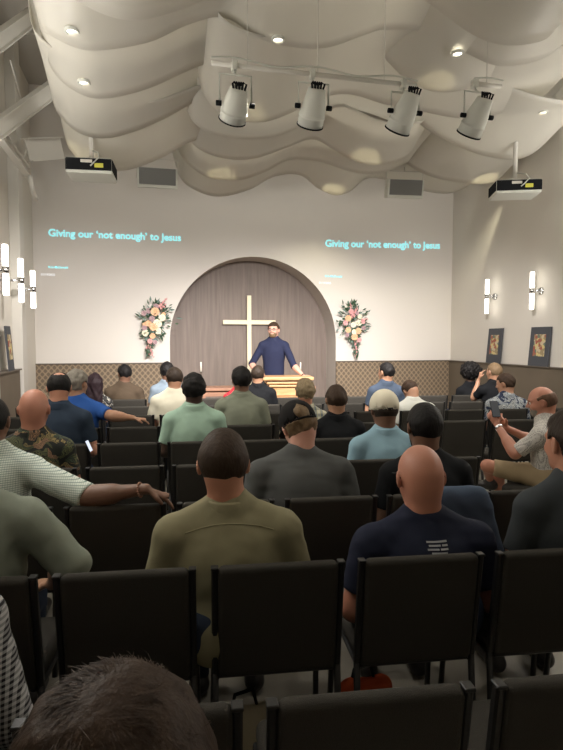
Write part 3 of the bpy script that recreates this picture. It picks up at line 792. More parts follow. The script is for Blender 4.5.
# third row
G, g = seat_person('man in the mint checked shirt', 2, -9, 398, 'man in a mint checked shirt resting his arm along the empty chair', shirt=M['mintstripe'], w=1.2, h=.0065, hair='buzz', hcol='black', skin='brown', lean=10, hp=16, seed=9, sleeve=1.0, seatdx=.0,
    arms={'R': dict(world=True, e=P_d(88, 497, 2.75), w=P_d(146, 489, 2.72), hd=(.8, .15, -.45), hn=(0, 0, -1), hs=(.1, -1, 0), curl=.45)})
seat_person('man in the black cap', 2, 298, 404, 'man in a dark grey T-shirt and black baseball cap looking down', shirt=M['greytee'], collar=False, w=1.3, h=.007, hair='thick', hcol='light', skin='pale', lean=14, hp=32, hy=8, hroll=-10, seed=10, hs=1.12, fold=.006, hcap=cap_fn(M['blackcap']), nstr=3500, strL=.03)
seat_person('man in black with cropped black hair', 2, 424, 404, 'man with cropped black hair and beard in a black T-shirt', shirt=M['black'], collar=False, w=1.15, h=.008, hair='fade', hcol='black', skin='brown', lean=8, hp=8, hs=1.12, seed=11, beard='black')
# fourth row
seat_person('bald man in the floral shirt', 3, 34, 389, 'bald man in a dark tropical leaf print shirt', shirt=M['floral'], w=1.12, h=.009, hair=None, skin='ruddy', lean=6, hp=8, seed=12, hs=1.14)
seat_person('man in the white cap', 3, 384, 392, 'man wearing a white cap and light blue polo shirt', shirt=M['lightblue'], w=1.12, h=.009, hair='buzz', hcol='dark', skin='brown', lean=8, hp=10, seed=13, hs=1.1, hcap=cap_fn(M['whitecap'], hole=False, buckle=True))
# fifth row
seat_person('balding man in dark blue', 4, 59, 373, 'man with a bald crown and dark hair in a dark blue polo shirt', shirt=M['slate'], w=1.15, h=.009, hair='spot', hcol='black', skin='fair', lean=6, hp=22, hy=10, seed=14, hs=1.06)
seat_person('man in the mint shirt', 4, 194, 375, 'man with black hair in a plain mint green polo shirt', shirt=M['mint'], w=1.1, h=.009, hair='thick', hcol='black', skin='dark', lean=4, hp=6, seed=15)
seat_person('man in the black shirt', 4, 336, 386, 'man with short sandy brown hair in a black shirt', shirt=M['black'], w=1.08, h=.009, hair='short', hcol='brown', skin='tan', lean=6, hp=6, seed=16, hs=1.04)
# sixth row
dq = 5.35
seat_person('grey-haired man in royal blue', 5, 77, 371, 'grey-haired man in a royal blue T-shirt stretching an arm over the next chair', shirt=M['royal'], collar=False, w=1.15, h=.009, hair='thick', hcol='grey', skin='tan', lean=6, hp=8, hy=-25, seed=17,
    arms={'R': dict(world=True, e=P_d(112, 416, 5.3), w=P_d(133, 418, 5.35), hd=(.95, .1, -.2), hn=(0, 0, -1), hs=(.1, -1, 0), curl=.4)})
seat_person('man in the grey-green shirt', 5, 241, 368, 'man with black hair in a grey-green collared shirt', shirt=M['greygreen'], w=1.12, h=.010, hair='thick', hcol='black', skin='brown', lean=6, hp=8, hy=10, seed=18)
seat_person('man in plaid', 5, 305, 380, 'fair-haired person in a cream and blue plaid shirt', shirt=M['plaid'], w=1.0, h=.010, hair='thick', hcol='blond', skin='fair', lean=6, hp=4, seed=19)
# seventh row
seat_person('man in the cream shirt', 6, 174, 368, 'man with dark hair in a cream T-shirt', shirt=M['cream'], collar=False, w=1.12, h=.010, hair='short', hcol='dark', skin='tan', lean=8, hp=14, hy=15, seed=20)
seat_person('man in the white shirt', 6, 410, 381, 'man in a white shirt bowing his head low', shirt=M['white'], w=1.15, h=.010, hair='short', hcol='brown', skin='tan', lean=26, hp=55, hroll=-14, seed=21)
seat_person('man in the blue and white shirt', 6, 505, 374, 'man in a blue and white flowered shirt looking left', shirt=M['hawaii'], w=1.15, h=.010, hair='short', hcol='brown', skin='tan', lean=10, hp=14, hy=40, seed=22)
# eighth row
seat_person('man in the black jacket', 7, 258, 366, 'man with greying hair in a black jacket just in front of the pulpit', shirt=M['black'], w=1.0, h=.010, hair='short', hcol='dark', skin='tan', lean=6, hp=4, hy=-15, seed=23, hs=.98)
seat_person('man in the denim blue shirt', 7, 386, 363, 'man with glasses in a dusky blue shirt sitting upright', shirt=M['dusk'], w=1.05, h=.010, hair='short', hcol='black', skin='tan', lean=0, hp=0, hy=30, seed=24, glasses=True)
seat_person('woman with dark braids', 7, 95, 374, 'woman with long dark braided hair in a black and white printed top', shirt=M['lace'], collar=False, w=.9, h=.010, hair='long', hcol='maroon', skin='brown', lean=4, hp=4, hs=.98, seed=25)
seat_person('bald man with a raised hand', 7, 494, 363, 'bald man in a dark shirt holding a hand to his face', shirt=M['black'], w=1.05, h=.010, hair='buzz', hcol='light', skin='tan', lean=6, hp=6, hy=15, seed=26,
    arms={'L': dict(e=(-.24, .16, .86), w=(-.15, .22, 1.10), hd=(.25, -.1, .95), hn=(.9, -.3, 0), hs=(0, -.9, .3), curl=.5)})
# farthest row
seat_person('man in the umber T-shirt', 8, 124, 365, 'man with black hair in a brown T-shirt turned to the left', shirt=M['umber'], collar=False, w=1.12, h=.010, hair='short', hcol='black', skin='brown', lean=4, hp=6, hy=30, seed=27)
seat_person('man in pale blue', 8, 167, 363, 'man with black hair in a pale blue shirt behind the cream T-shirt', shirt=M['paleblue'], w=1.0, h=.010, hair='thick', hcol='black', skin='brown', lean=6, hp=6, seed=28)
seat_person('person in red', 8, 238, 373, 'person in a red top almost hidden behind the grey-green shirt', shirt=M['red'], w=.9, h=.010, hair='short', hcol='black', skin='brown', lean=6, hp=6, seed=29, hs=.94)
seat_person('person with the round afro', 8, 470, 367, 'person with a large round black afro in a black top', shirt=M['black'], collar=False, w=.9, h=.010, hair='afro', hcol='black', skin='dark', lean=0, hp=0, hs=.98, seed=30)

# the man turned sideways with a phone (his chair is turned too)
cc = P_d(541, 387, 4.62)
ccR, ccg = person('balding grey-bearded man in a dotted shirt and khaki shorts looking at his phone', 'seated congregation', pos=cc, face=38, lean=4, hp=14, hy=18,
    skin='ruddy', hair='ring', hcol='thin', shirt=M['dots'], collar=True, trouser=M['khaki'], w=1.08, h=.0075, seed=31, beard='grey', eyes=True, bare_leg=True, sleeve=.85,
    legs=dict(K=((-.20, .43, .60), (.14, .44, .50)), A=((.08, .50, .42), (.13, .42, .10))),
    arms={'L': dict(e=(-.22, .20, .74), w=(-.12, .38, .94), hd=(.12, .55, .8), hn=(.8, -.3, .1), hs=(.3, -.8, .4), curl=.55), 'R': dict(e=(.22, .12, .76), w=(.05, .36, .90), hd=(-.3, .55, .75), hn=(-.8, -.3, .1), hs=(-.3, -.8, .4), curl=.55)})
# watch on his wrist
wp = ccg['W'][0]; wd = unit(ccg['W'][0]-ccg['E'][0]); q = Vector(wd).to_track_quat('Z', 'Y').to_matrix().to_4x4(); Tm = Matrix.Translation(Vector(wp-wd*.02)) @ q
bm = B(); lathe(bm, [(.034, -.010), (.037, 0), (.034, .010)], 20, Tm); build('watch', bm, M['chrome'], ccR, True)
def phone(loc, R, screen):
    o = empty('phone', loc); bm = B(); box(bm, (0, 0, 0), (.072, .009, .145), .004, 2, R); build('case', bm, M['black'], o)
    bm = B(); box(bm, R @ Vector((0, -.0055, 0)), (.068, .002, .14), 0, 1, R); build('screen', bm, M['screen'], o); return o
M['screen'] = mat('phone_screen', (.3, .3, .32), .2, emit=(.7, .8, 1), estr=.5)
M['screen_dim'] = mat('phone_screen_dim', (.015, .015, .018), .5, emit=(.5, .55, .6), estr=.03)
Mz = Matrix.Rotation(ccg['rz'], 3, 'Z')
wm = Vector(ccg['org'])+Mz @ Vector((ccg['W'][0]+ccg['W'][1])/2); dm = wm.x*math.sin(YAW)+wm.y*math.cos(YAW); ploc = P_d(495, 409, dm-.05)
ph = phone(ploc, Matrix.Rotation(ccg['rz']-.75, 3, 'Z') @ Matrix.Rotation(math.radians(-25), 3, 'X'), 1)
ph.children[1].data.materials[0] = M['screen_dim'] if ph.children[1].name.startswith('screen') else M['black']
tag(ph, 'black phone held up by the man in khaki shorts', 'phone')
chx = c2w(0, 0)
def cc_chair():
    o = copy_tree(protoch); tag(o, 'charcoal chair turned sideways under the man in khaki shorts', 'chair', 'charcoal audience chairs')
    org = Vector(ccg['org']); o.location = org-Mz @ Vector((0, .20, 0)); o.rotation_euler = (0, 0, ccg['rz'])
# bead bracelet on the arm along the chair back
wv = g['W'][1]; wd = unit(g['W'][1]-g['E'][1]); Tm = Matrix.Translation(Vector(wv-wd*.03)) @ Vector(wd).to_track_quat('Z', 'Y').to_matrix().to_4x4()
bm = B()
for k in range(18): bmesh.ops.create_icosphere(bm, subdivisions=1, radius=.006, matrix=Tm @ Matrix.Translation((.034*math.cos(k*PI/9), .034*math.sin(k*PI/9), 0)))
build('bracelet', bm, M['tableoak'], G, True)
# phone glowing beside the floral shirt
p2 = phone(P_d(88.5, 446, 3.95), Matrix.Rotation(1.35, 3, 'Z') @ Matrix.Rotation(-.3, 3, 'X'), 1); p2.scale = (.8, .8, .55); tag(p2, 'lit phone held in the hand of the man in dark blue', 'phone')

# the speaker behind the pulpit
spk = P_d(273.5, 322.5, 9.35)
SPZ = .1
R_, s_ = person('man with glasses and beard in a navy button shirt standing at the pulpit', None, pos=spk, face=180-13-4, legs='stand', hs=1.07, lean=3, hp=3, hy=-10,
    skin='pale', hair='short', hcol='brown', shirt=M['navyshirt'], w=1.08, h=.0075, seed=40, beard='light', eyes=True, glasses=True, sleeve=1.12, trouser=M['black'], fold=.003,
    arms={'L': dict(world=True, e=P_d(294, 366, 9.18), w=P_d(303.5, 376, 9.02), hd=(.9, -.35, -.08), hn=(0, 0, -1), hs=(-.3, -.9, 0), curl=.15),
          'R': dict(world=True, e=P_d(252, 364, 9.38), w=P_d(257, 375.5, 9.15), hd=(.3, -.9, -.1), hn=(0, 0, -1), hs=(.9, .2, 0), curl=.2)})
# standing on the platform
R_.name = 'person'
for ch in R_.children:
    pass
bm = B(); pl = [s_['T'] @ Vector((x, y, z)) for x, y, z in ()]
bm.free()
bm = B(); wv = s_['W'][0]; wd = unit(s_['W'][0]-s_['E'][0]); Tm = Matrix.Translation(Vector(wv-wd*.015)) @ Vector(wd).to_track_quat('Z', 'Y').to_matrix().to_4x4()
lathe(bm, [(.031, -.009), (.034, 0), (.031, .009)], 18, Tm); build('watch', bm, M['black'], R_, True)

SITTERS_DONE = place_chairs(); cc_chair()
# print on the bald man's navy shirt is part of that shirt: a few pale bars
for o in list(COL.objects):
    if o.get('label', '').startswith('bald man in a navy'):
        NAVY = o
dg = bpy.context.evaluated_depsgraph_get()
bpy.context.view_layer.update()
def project_on(shirt, pts, off=.003):
    """drop points from behind (towards +Y local) on to a shirt surface"""
    out = []
    for (x, z) in pts:
        hit, loc, nor, _ = shirt.ray_cast(Vector((x, -1, z)), Vector((0, 1, 0)))
        out.append((loc+nor*off) if hit else None)
    return out
OLIVE = [o for o in COL.objects if 'olive green collared' in o.get('label', '')][0]
sho = [c for c in OLIVE.children if c.name.startswith('shirt')][0]; zN = max(v.co.z for v in sho.data.vertices)
pts = project_on(sho, [(-.17+.34*k/40, zN-.17+.035*math.cos((k/40-.5)*PI)) for k in range(41)], .0012); pts = [q for q in pts if q is not None]
bm = B(); tube(bm, pts, .0022, 5); build('yoke_seam', bm, M['olive'], OLIVE, True)
sh = [c for c in NAVY.children if c.name.startswith('shirt')][0]
bm = B()
for i, (x0, x1, z) in enumerate(((-.035, .05, .905), (-.028, .02, .892), (.026, .05, .892), (-.035, .012, .879), (.018, .05, .879), (-.02, .045, .866))):
    n = 6
    for k in range(n):
        xa, xb = x0+(x1-x0)*k/n, x0+(x1-x0)*(k+1)/n
        q = project_on(sh, [(xa, z-.055), (xb, z-.055), (xb, z-.0485), (xa, z-.0485)])
        if all(q): bm.faces.new([bm.verts.new(p) for p in q])
M['print'] = mat('pale_print', (.40, .42, .44), .8)
tag(build('shirt_print', bm, M['print'], NAVY), 'pale printed block of letters')

# ================================================================ pulpit, table, candles, cross
c = P_d(286.5, 376, 8.92); prz = math.radians(-6); pz = SPZ
pul = empty('pulpit', (c.x, c.y, pz), prz); tag(pul, 'honey-coloured wooden pulpit with stepped mouldings below the speaker', 'pulpit')
zt = c.z-pz
def slab(name, z0, z1, wd, dp, b=.008):
    bm = B(); box(bm, (0, 0, (z0+z1)/2), (wd, dp, z1-z0), b, 3); build(name, bm, M['oak'], pul)
slab('top', zt-.055, zt, .80, .52, .014); slab('moulding', zt-.12, zt-.065, .68, .44, .02); slab('moulding', zt-.165, zt-.125, .60, .40, .015)
bm = B()
for (z0, w0, d0), (z1, w1, d1) in (((zt-.165, .54, .36), (zt-.30, .50, .34)),):
    pass
box(bm, (0, 0, (zt-.165+.08)/2), (.50, .34, zt-.165-.08), .006); build('body', bm, M['oak'], pul)
bm = B(); box(bm, (0, -.176, .52), (.36, .012, .30), .004); build('front_panel', bm, M['oak'], pul)
slab('moulding', .52+.17, .52+.20, .54, .37, .008); slab('plinth', 0, .08, .62, .46, .01)
# long table behind
tb = empty('altar_table', (CX-.12, 9.85, SPZ)); tag(tb, 'long reddish wooden table standing behind the pulpit', 'table')
bm = B(); box(bm, (0, 0, .715), (2.1, .5, .05), .006); build('tabletop', bm, M['tableoak'], tb)
bm = B(); box(bm, (0, 0, .64), (1.96, .4, .10), .004); build('apron', bm, M['tableoak'], tb)
for sx in (-1, 1):
    for sy in (-1, 1): bm = B(); box(bm, (sx*.95, sy*.17, .32), (.07, .07, .64), .005); build('leg', bm, M['tableoak'], tb)
for px, lab in ((201, 'white candle on a dark holder left of the cross'), (300.5, 'white candle on a dark holder behind the speaker\'s arm')):
    p = P_Y(px, 371.5, 9.85); zt_ = SPZ+.74
    o = empty('candlestick', (p.x, 9.85, zt_)); tag(o, lab, 'candle', 'candles on the altar table')
    bm = B(); lathe(bm, [(.0, 0), (.05, 0), (.05, .01), (.014, .03), (.012, p.z-zt_-.03), (.026, p.z-zt_-.02), (.026, p.z-zt_), (0, p.z-zt_)], 16); build('holder', bm, M['cap'], o, True)
    bm = B(); lathe(bm, [(0, p.z-zt_), (.013, p.z-zt_), (.0125, p.z-zt_+.165), (0, p.z-zt_+.168)], 12); build('candle', bm, M['candle'], o, True)
YN = YB+DN
cr = empty('cross', (P_Y(249.3, 340, YN-.08).x, YN-.06, 1.0)); tag(cr, 'tall pale gold cross on the niche wall behind the speaker', 'cross')
a, b = P_Y(249.3, 295.5, YN-.08), P_Y(249.3, 385, YN-.08); hw = .042
bm = B(); box(bm, (0, 0, (a.z+b.z)/2-1), (2*hw, .06, a.z-b.z), .004); build('upright', bm, M['gold'], cr)
l, r_ = P_Y(223, 322, YN-.08), P_Y(275.5, 322, YN-.08); zc_ = (P_Y(249.3, 322.3, YN-.08)).z
bm = B(); box(bm, ((l.x+r_.x)/2-cr.location.x, -.003, zc_-1), (r_.x-l.x, .062, 2*hw), .004); build('crossbar', bm, M['gold'], cr)
for q in (-1, 1):
    bm = B(); box(bm, (q*.02, .038, (a.z+b.z)/2-1), (.03, .03, .05), .002); build('bracket', bm, M['steel'], cr)

# ================================================================ projected words: self-glowing letters stand in for the projector light
def words(name, s, px0, px1, y0, y1, m, label, bold=.0, y_=YB-.004):
    cu = bpy.data.curves.new(name, 'FONT'); cu.body = s; cu.extrude = .002; cu.offset = bold; cu.size = 1
    t = bpy.data.objects.new(name, cu); COL.objects.link(t); bpy.context.view_layer.update()
    me = bpy.data.meshes.new_from_object(t.evaluated_get(bpy.context.evaluated_depsgraph_get())); bpy.data.objects.remove(t)
    xs = [v.co.x for v in me.vertices]; x0, x1 = min(xs), max(xs)
    a, b = P_Y(px0, y0, y_), P_Y(px1, y1, y_); L = (b-a).length; k = L/(x1-x0); ang = math.atan2(b.z-a.z, b.x-a.x)
    for v in me.vertices: v.co = Vector(((v.co.x-x0)*k, v.co.y*k, v.co.z))
    o = link(name, me, m, None, False); o.location = a; o.rotation_euler = Euler((PI/2, -ang, 0)); tag(o, label, 'projected text', 'words projected on the front wall'); return o
T1 = 'Giving our \u2018not enough\u2019 to Jesus'
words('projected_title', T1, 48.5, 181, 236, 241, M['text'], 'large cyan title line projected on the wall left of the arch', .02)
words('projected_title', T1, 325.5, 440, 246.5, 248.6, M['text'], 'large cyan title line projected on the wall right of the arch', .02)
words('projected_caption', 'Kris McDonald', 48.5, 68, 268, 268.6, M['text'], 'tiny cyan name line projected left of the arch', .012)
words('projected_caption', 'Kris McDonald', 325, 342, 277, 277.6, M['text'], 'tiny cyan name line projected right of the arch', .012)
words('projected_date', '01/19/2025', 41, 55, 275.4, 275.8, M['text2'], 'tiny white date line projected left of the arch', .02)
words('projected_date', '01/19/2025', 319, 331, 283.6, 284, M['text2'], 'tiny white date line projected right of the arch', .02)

# ================================================================ flower sprays
def petal_flower(c, r, seed, n=(5, 6, 7)):
    rg = random.Random(seed); bm = B()
    for ring, cnt in enumerate(n):
        for k in range(cnt):
            a = 2*PI*k/cnt+ring*.5; op = (.25, .6, 1.0)[ring]; rr = r*(.45, .75, 1.0)[ring]
            u = Vector((math.cos(a), 0, math.sin(a))); sd = Vector((-math.sin(a), 0, math.cos(a))); fw = Vector((0, -1, 0))
            p0 = Vector(c); p1 = p0+u*rr*.6*op+fw*rr*(.9-.5*op); p2 = p0+u*rr*op+fw*rr*(.95-.75*op)
            wv = rr*.55
            vs = [bm.verts.new(p) for p in (p0-sd*wv*.3, p0+sd*wv*.3, p1+sd*wv, p2+sd*wv*.6, p2-sd*wv*.6, p1-sd*wv)]
            bm.faces.new(vs)
    bmesh.ops.create_icosphere(bm, subdivisions=1, radius=r*.3, matrix=Matrix.Translation(Vector(c)+Vector((0, -r*.25, 0))))
    return bm
def leafc(bm, p, d, L, wd, rg):
    d = d.normalized(); s_ = d.cross(Vector((rg.uniform(-.4, .4), -1, rg.uniform(-.4, .4)))).normalized()
    m = p+d*L*.5+Vector((0, -L*.12, 0)); vs = [bm.verts.new(q) for q in (p, m+s_*wd, p+d*L, m-s_*wd)]; bm.faces.new(vs)
def spray(pxs, side, label, Y=YB-.07):
    rg = random.Random(5 if side < 0 else 9)
    c = P_Y(*pxs['c'], Y); o = empty('flower_spray', c); tag(o, label, 'flowers', 'flower sprays beside the arch')
    def L(px, py, dy=0): p = P_Y(px, py, Y)-c; return Vector((p.x, -dy, p.z))
    bm = B(); bm2 = B()
    for i in range(330):
        t = rg.random(); (x0, y0), (x1, y1) = pxs['a'], pxs['b']
        wd = math.sin(min(1, t*1.15+.12)*PI)**.8*pxs['w']+1.2
        px = x0+(x1-x0)*t+rg.gauss(0, .42)*wd; py = y0+(y1-y0)*t
        p = L(px, py, rg.uniform(0, .09)); d = Vector((px-(x0+x1)/2+rg.gauss(0, 5), rg.uniform(-6, 0), -(py-(y0+y1)/2)*.5+rg.gauss(0, 5)-2))
        leafc(bm if i % 3 else bm2, p, d, rg.uniform(.05, .13), rg.uniform(.010, .022), rg)
    build('foliage', bm, M['leaf'], o); build('eucalyptus', bm2, M['leaf2'], o)
    for i, (px, py, r, m) in enumerate(pxs['f']):
        build('rose', petal_flower(L(px, py, rg.uniform(.08, .13)), r, i), M[m], o, True)
    for (px, py, qx, qy) in pxs['s']:
        n = 16; bm = B()
        for k in range(n):
            t = k/n; p = L(px+(qx-px)*t+rg.gauss(0, 1.2)*(1-t*.7), py+(qy-py)*t, .06+rg.random()*.05)
            bmesh.ops.create_icosphere(bm, subdivisions=1, radius=.026*(1-.6*t), matrix=Matrix.Translation(p) @ Matrix.Rotation(rg.random()*3, 4, 'X') @ Matrix.Diagonal((1, .6, 1.2, 1)))
        build('pink_blossom_stem', bm, M['pink'], o)
    bm = B(); tube(bm, [L(*pxs['a'], .02), L(*pxs['b'], .02)], .012, 6); build('stem', bm, M['leaf'], o)
    bm = B(); tube(bm, [(0, -.02, 0), (0, .068, 0)], .01, 8); build('wall_hook', bm, M['cap'], o)
spray(dict(c=(153, 330), a=(158, 303), b=(149, 352), w=15, f=[(155, 312, .075, 'peach'), (158, 325, .0, 'peach')][:1]+[(162, 318, .06, 'cream_p'), (157.5, 323.5, .075, 'cream_p'), (153.5, 327, .07, 'peach'), (148.5, 323.5, .055, 'peach'), (145, 324, .045, 'peach'), (158, 331, .06, 'cream_p'), (145.5, 333, .06, 'cream_p'), (152.5, 336, .05, 'peach'), (149, 311, .05, 'mauve'), (144, 313.5, .045, 'mauve'), (152, 319, .05, 'mauve'), (144.5, 328, .045, 'mauve'), (150, 341, .045, 'pink'), (156, 306.5, .045, 'mauve'), (163.5, 314.5, .035, 'peach'), (155, 342, .04, 'mauve')],
      s=[(159, 307, 167, 298), (150, 341, 150, 356), (161, 309, 166, 304), (148, 346, 154, 358)]), -1, 'spray of peach and cream roses on the wall left of the arch')
spray(dict(c=(352, 330), a=(350, 304), b=(355, 354), w=14, f=[(346, 318.5, .06, 'peach'), (357, 323, .06, 'cream_p'), (351.5, 325, .055, 'cream_p'), (343.5, 323, .05, 'pink'), (356, 331, .06, 'peach'), (352, 332, .05, 'cream_p'), (346, 330, .055, 'peach'), (352.5, 337, .065, 'peach'), (351, 316, .05, 'pink'), (358, 317, .045, 'cream_p'), (357, 340, .045, 'pink'), (362, 328, .04, 'mauve'), (349, 312, .05, 'pink'), (355, 313.5, .04, 'mauve'), (345, 335, .04, 'mauve'), (361, 322, .04, 'pink')],
      s=[(350, 315, 349, 302), (354, 314, 355, 306), (354, 342, 354.5, 358), (361, 320, 366, 319)]), 1, 'spray of pink and cream roses on the wall right of the arch')

# ================================================================ sconces and pictures on the side walls
def sconce(c, L, into, label, group):
    """c = middle of the tube; into = unit vector from tube to wall, with length of the arm"""
    o = empty('wall_sconce', c); tag(o, label, 'wall light', group); r = .034
    for q in (-1, 1):
        bm = B(); lathe(bm, [(0, q*.035), (r, q*.035), (r, q*(L/2-.01)), (r*.8, q*L/2), (0, q*L/2)], 20); build('glass_tube', bm, M['tube'], o, True)
    bm = B(); lathe(bm, [(0, -.04), (r+.006, -.04), (r+.006, .04), (0, .04)], 20); build('band', bm, M['chrome'], o, True)
    bm = B(); tube(bm, [(0, 0, 0), into], .014, 10); tube(bm, [Vector(into)*.45, Vector(into)*.6], .03, 14); build('arm', bm, M['chrome'], o, True)
    bm = B(); T = Matrix.Translation(into) @ Vector(into).to_track_quat('Z', 'Y').to_matrix().to_4x4(); lathe(bm, [(0, -.02), (.055, -.02), (.06, 0), (.06, .004)], 24, T); build('wall_plate', bm, M['chrome'], o, True)
XS = XR-.17
for px, y0, y1, nm in ((487, 279.5, 313.5, 'farther'), (532, 272, 309.5, 'nearer')):
    a, b = P_X(px, y0, XS), P_X(px, y1, XS); sconce((a+b)/2, (a-b).length, (.168, 0, 0), 'lit %s tube sconce on the right wall' % nm, 'tube sconces on the right wall')
XS = XL+.33
for px, y0, y1, nm in ((5.5, 245, 295, 'nearest'), (21, 259, 302, 'middle'), (33, 271, 308, 'farthest')):
    a, b = P_X(px, y0, XS), P_X(px, y1, XS); sconce((a+b)/2, (a-b).length, (-.325, 0, 0) if nm != 'farthest' else (-.19, 0, 0), 'lit %s tube sconce on the left wall' % nm, 'tube sconces on the left wall')
def picture(a, b, wall_x, lean, label, group):
    """a, b: (px, py) of bottom edge ends on the ledge"""
    p0, p1 = P_X(a[0], a[1], wall_x), P_X(b[0], b[1], wall_x); cy = (p0.y+p1.y)/2; wd = abs(p1.y-p0.y); ht = a[2]
    o = empty('mounted_picture', (wall_x, cy, ZW+.018)); tag(o, label, 'picture', group)
    s = 1 if wall_x > 0 else -1; o.rotation_euler = (0, s*math.radians(lean), 0)
    bm = B(); box(bm, (0, 0, ht/2), (.018, wd, ht), .002); build('mount_board', bm, M['mount'], o)
    bm = B(); box(bm, (-s*.012, 0, ht*.53), (.006, wd*.56, ht*.56), 0); build('print', bm, M['art'], o)
picture((486, 362, .62), (500, 363), XR-.075, 5, 'farther dark mounted picture leaning on the right ledge', 'mounted pictures on the right ledge')
picture((528, 363, .62), (548, 365), XR-.075, 5, 'nearer dark mounted picture leaning on the right ledge', 'mounted pictures on the right ledge')
picture((9, 366, .60), (14, 365), XL+.135, 4, 'dark mounted picture leaning on the left ledge', None)

# ================================================================ ceiling sails
EDGES = [
 (4.6, [(10, -60), (20, -30), (60, -8), (105, 15), (140, 20), (180, 10), (215, -5), (260, -25), (330, -45)]),
 (4.6, [(350, -60), (380, -25), (425, 0), (466, 30), (495, 43), (524, 44), (549, 36), (560, 10), (575, -30)]),
 (5.4, [(30, -20), (40, 24), (55, 38), (80, 49), (105, 50), (150, 42), (190, 24), (225, 18), (262, 40), (300, 48), (330, 47), (365, 35), (385, 30), (430, 33), (470, 55), (500, 66), (540, 60), (570, 40)]),
 (5.9, [(375, 40), (388, 62), (410, 82), (435, 92), (462, 90), (500, 76), (540, 66), (570, 50)]),
 (6.2, [(43, 20), (46, 55), (60, 80), (85, 96), (110, 98), (150, 88), (200, 66), (250, 52), (300, 48)]),
 (6.5, [(197, 50), (200, 82), (212, 106), (235, 119), (262, 122), (290, 113), (320, 98), (350, 94), (385, 104), (425, 112), (470, 118), (520, 108), (545, 95), (556, 70)]),
 (7.0, [(50, 60), (53, 100), (62, 118), (80, 133), (105, 138), (135, 131), (165, 118), (200, 100), (240, 92)]),
 (7.15, [(184, 103), (188, 113), (195, 124), (212, 134), (240, 139), (275, 137), (310, 122), (335, 108), (365, 112), (400, 125)]),
 (7.2, [(398, 95), (418, 122), (440, 137), (465, 149), (487, 156), (516, 159), (536, 151), (549, 134), (553, 95)]),
 (7.8, [(60, 95), (65, 135), (72, 152), (90, 166), (125, 170), (160, 158), (190, 142), (225, 132)]),
 (7.9, [(180, 118), (190, 140), (205, 152), (230, 159), (255, 158), (285, 148), (312, 139), (333, 149), (355, 161), (375, 165), (397, 161), (411, 151), (418, 125)]),
 (8.6, [(172, 130), (178, 150), (190, 166), (210, 178), (240, 180), (265, 172), (290, 160), (320, 162), (345, 170), (365, 174), (385, 172), (410, 162), (430, 150)]),
 (8.6, [(392, 140), (408, 164), (430, 176), (460, 182), (484, 184), (500, 178), (508, 160), (510, 140)]),
 (9.4, [(172, 150), (177, 168), (185, 183), (205, 194), (225, 196), (250, 189), (275, 176), (300, 175), (318, 188), (335, 195), (350, 191), (368, 178), (395, 182), (425, 191), (450, 193), (470, 184), (480, 168)]),
]
SAILNAME = ['nearest left ceiling sail at the top of the photo', 'nearest right ceiling sail at the top right corner', 'broad ceiling sail behind the nearest two', 'right-hand ceiling sail with a glow above the rightmost spotlights',
 'left-hand ceiling sail above the projector, third back', 'broad lobed ceiling sail right behind the pipe', 'left-hand ceiling sail whose edge dips just above the projector', 'middle ceiling sail below the leftmost spotlight', 'deep round ceiling sail in front of the right projector',
 'left-hand ceiling sail low behind the left projector', 'long ceiling sail with two glowing lobes', 'ceiling sail with a lobe left of centre, second from the front wall', 'small lit ceiling sail beside the right projector', 'farthest ceiling sail with the brightest glow']
SHEET = []
def resample(pts, n=110):
    # Catmull-Rom through the edge points
    P = [Vector(p) for p in pts]; P = [P[0]*2-P[1]]+P+[P[-1]*2-P[-2]]; out = []
    m = len(P)-3
    for i in range(n+1):
        t = i/n*m; k = min(int(t), m-1); t -= k; a, b, c_, d = P[k:k+4]
        out.append(.5*((2*b)+(c_-a)*t+(2*a-5*b+4*c_-d)*t*t+(3*b-a-3*c_+d)*t**3))
    return out
for j, (Y, pts) in enumerate(EDGES):
    ed = [P_Y(p[0], p[1], Y) for p in resample([tuple(q) for q in pts])]
    dep = 1.6 if j < 2 else (.55 if j == 7 else .8 if j == 10 else 1.15); NS = 12; bm = B(); rows = []
    zm = sum(e.z for e in ed)/len(ed)
    for s in range(NS+1):
        t = s/NS                                  # 0 at the far, visible edge; 1 at the near edge
        rows.append([bm.verts.new((e.x, Y-dep*t, e.z*(1-.25*t)+(zm+.15)*.25*t+.24*math.sin(t*PI/2))) for e in ed])
    for s in range(NS):
        for i in range(len(ed)-1): bm.faces.new((rows[s][i], rows[s][i+1], rows[s+1][i+1], rows[s+1][i]))
    o = build('ceiling_sail', bm, M['cloud'], None, True); md = o.modifiers.new('thickness', 'SOLIDIFY'); md.thickness = .006; md.offset = 1
    tag(o, 'white '+SAILNAME[j], 'ceiling panel', 'wavy ceiling sails')
    SHEET.append((Y, ed, dep))
def sail_z(j, x, y):
    Y, ed, dep = SHEET[j]; e = min(ed, key=lambda q: abs(q.x-x)); t = (Y-y)/dep; zm = sum(q.z for q in ed)/len(ed)
    return e.z*(1-.25*t)+(zm+.15)*.25*t+.24*math.sin(t*PI/2)
# lamps above the sails glow through them
for px, py, j, e in ((235, 147, 10, 9), (222, 169, 11, 9), (333, 182, 13, 14), (365, 152, 10, 9), (436, 84, 3, 7), (487, 168, 12, 14), (76, 146, 9, 11), (247, 112, 5, 5)):
    Y = SHEET[j][0]; p = P_Y(px, py, Y-.1); z = sail_z(j, p.x, Y-.12)
    light('SPOT', (p.x, Y-.14, z+.19), e*3.0, (1, .92, .66), (p.x, Y-.12, z), .02, spot=105, blend=.6, name='sail_lamp')
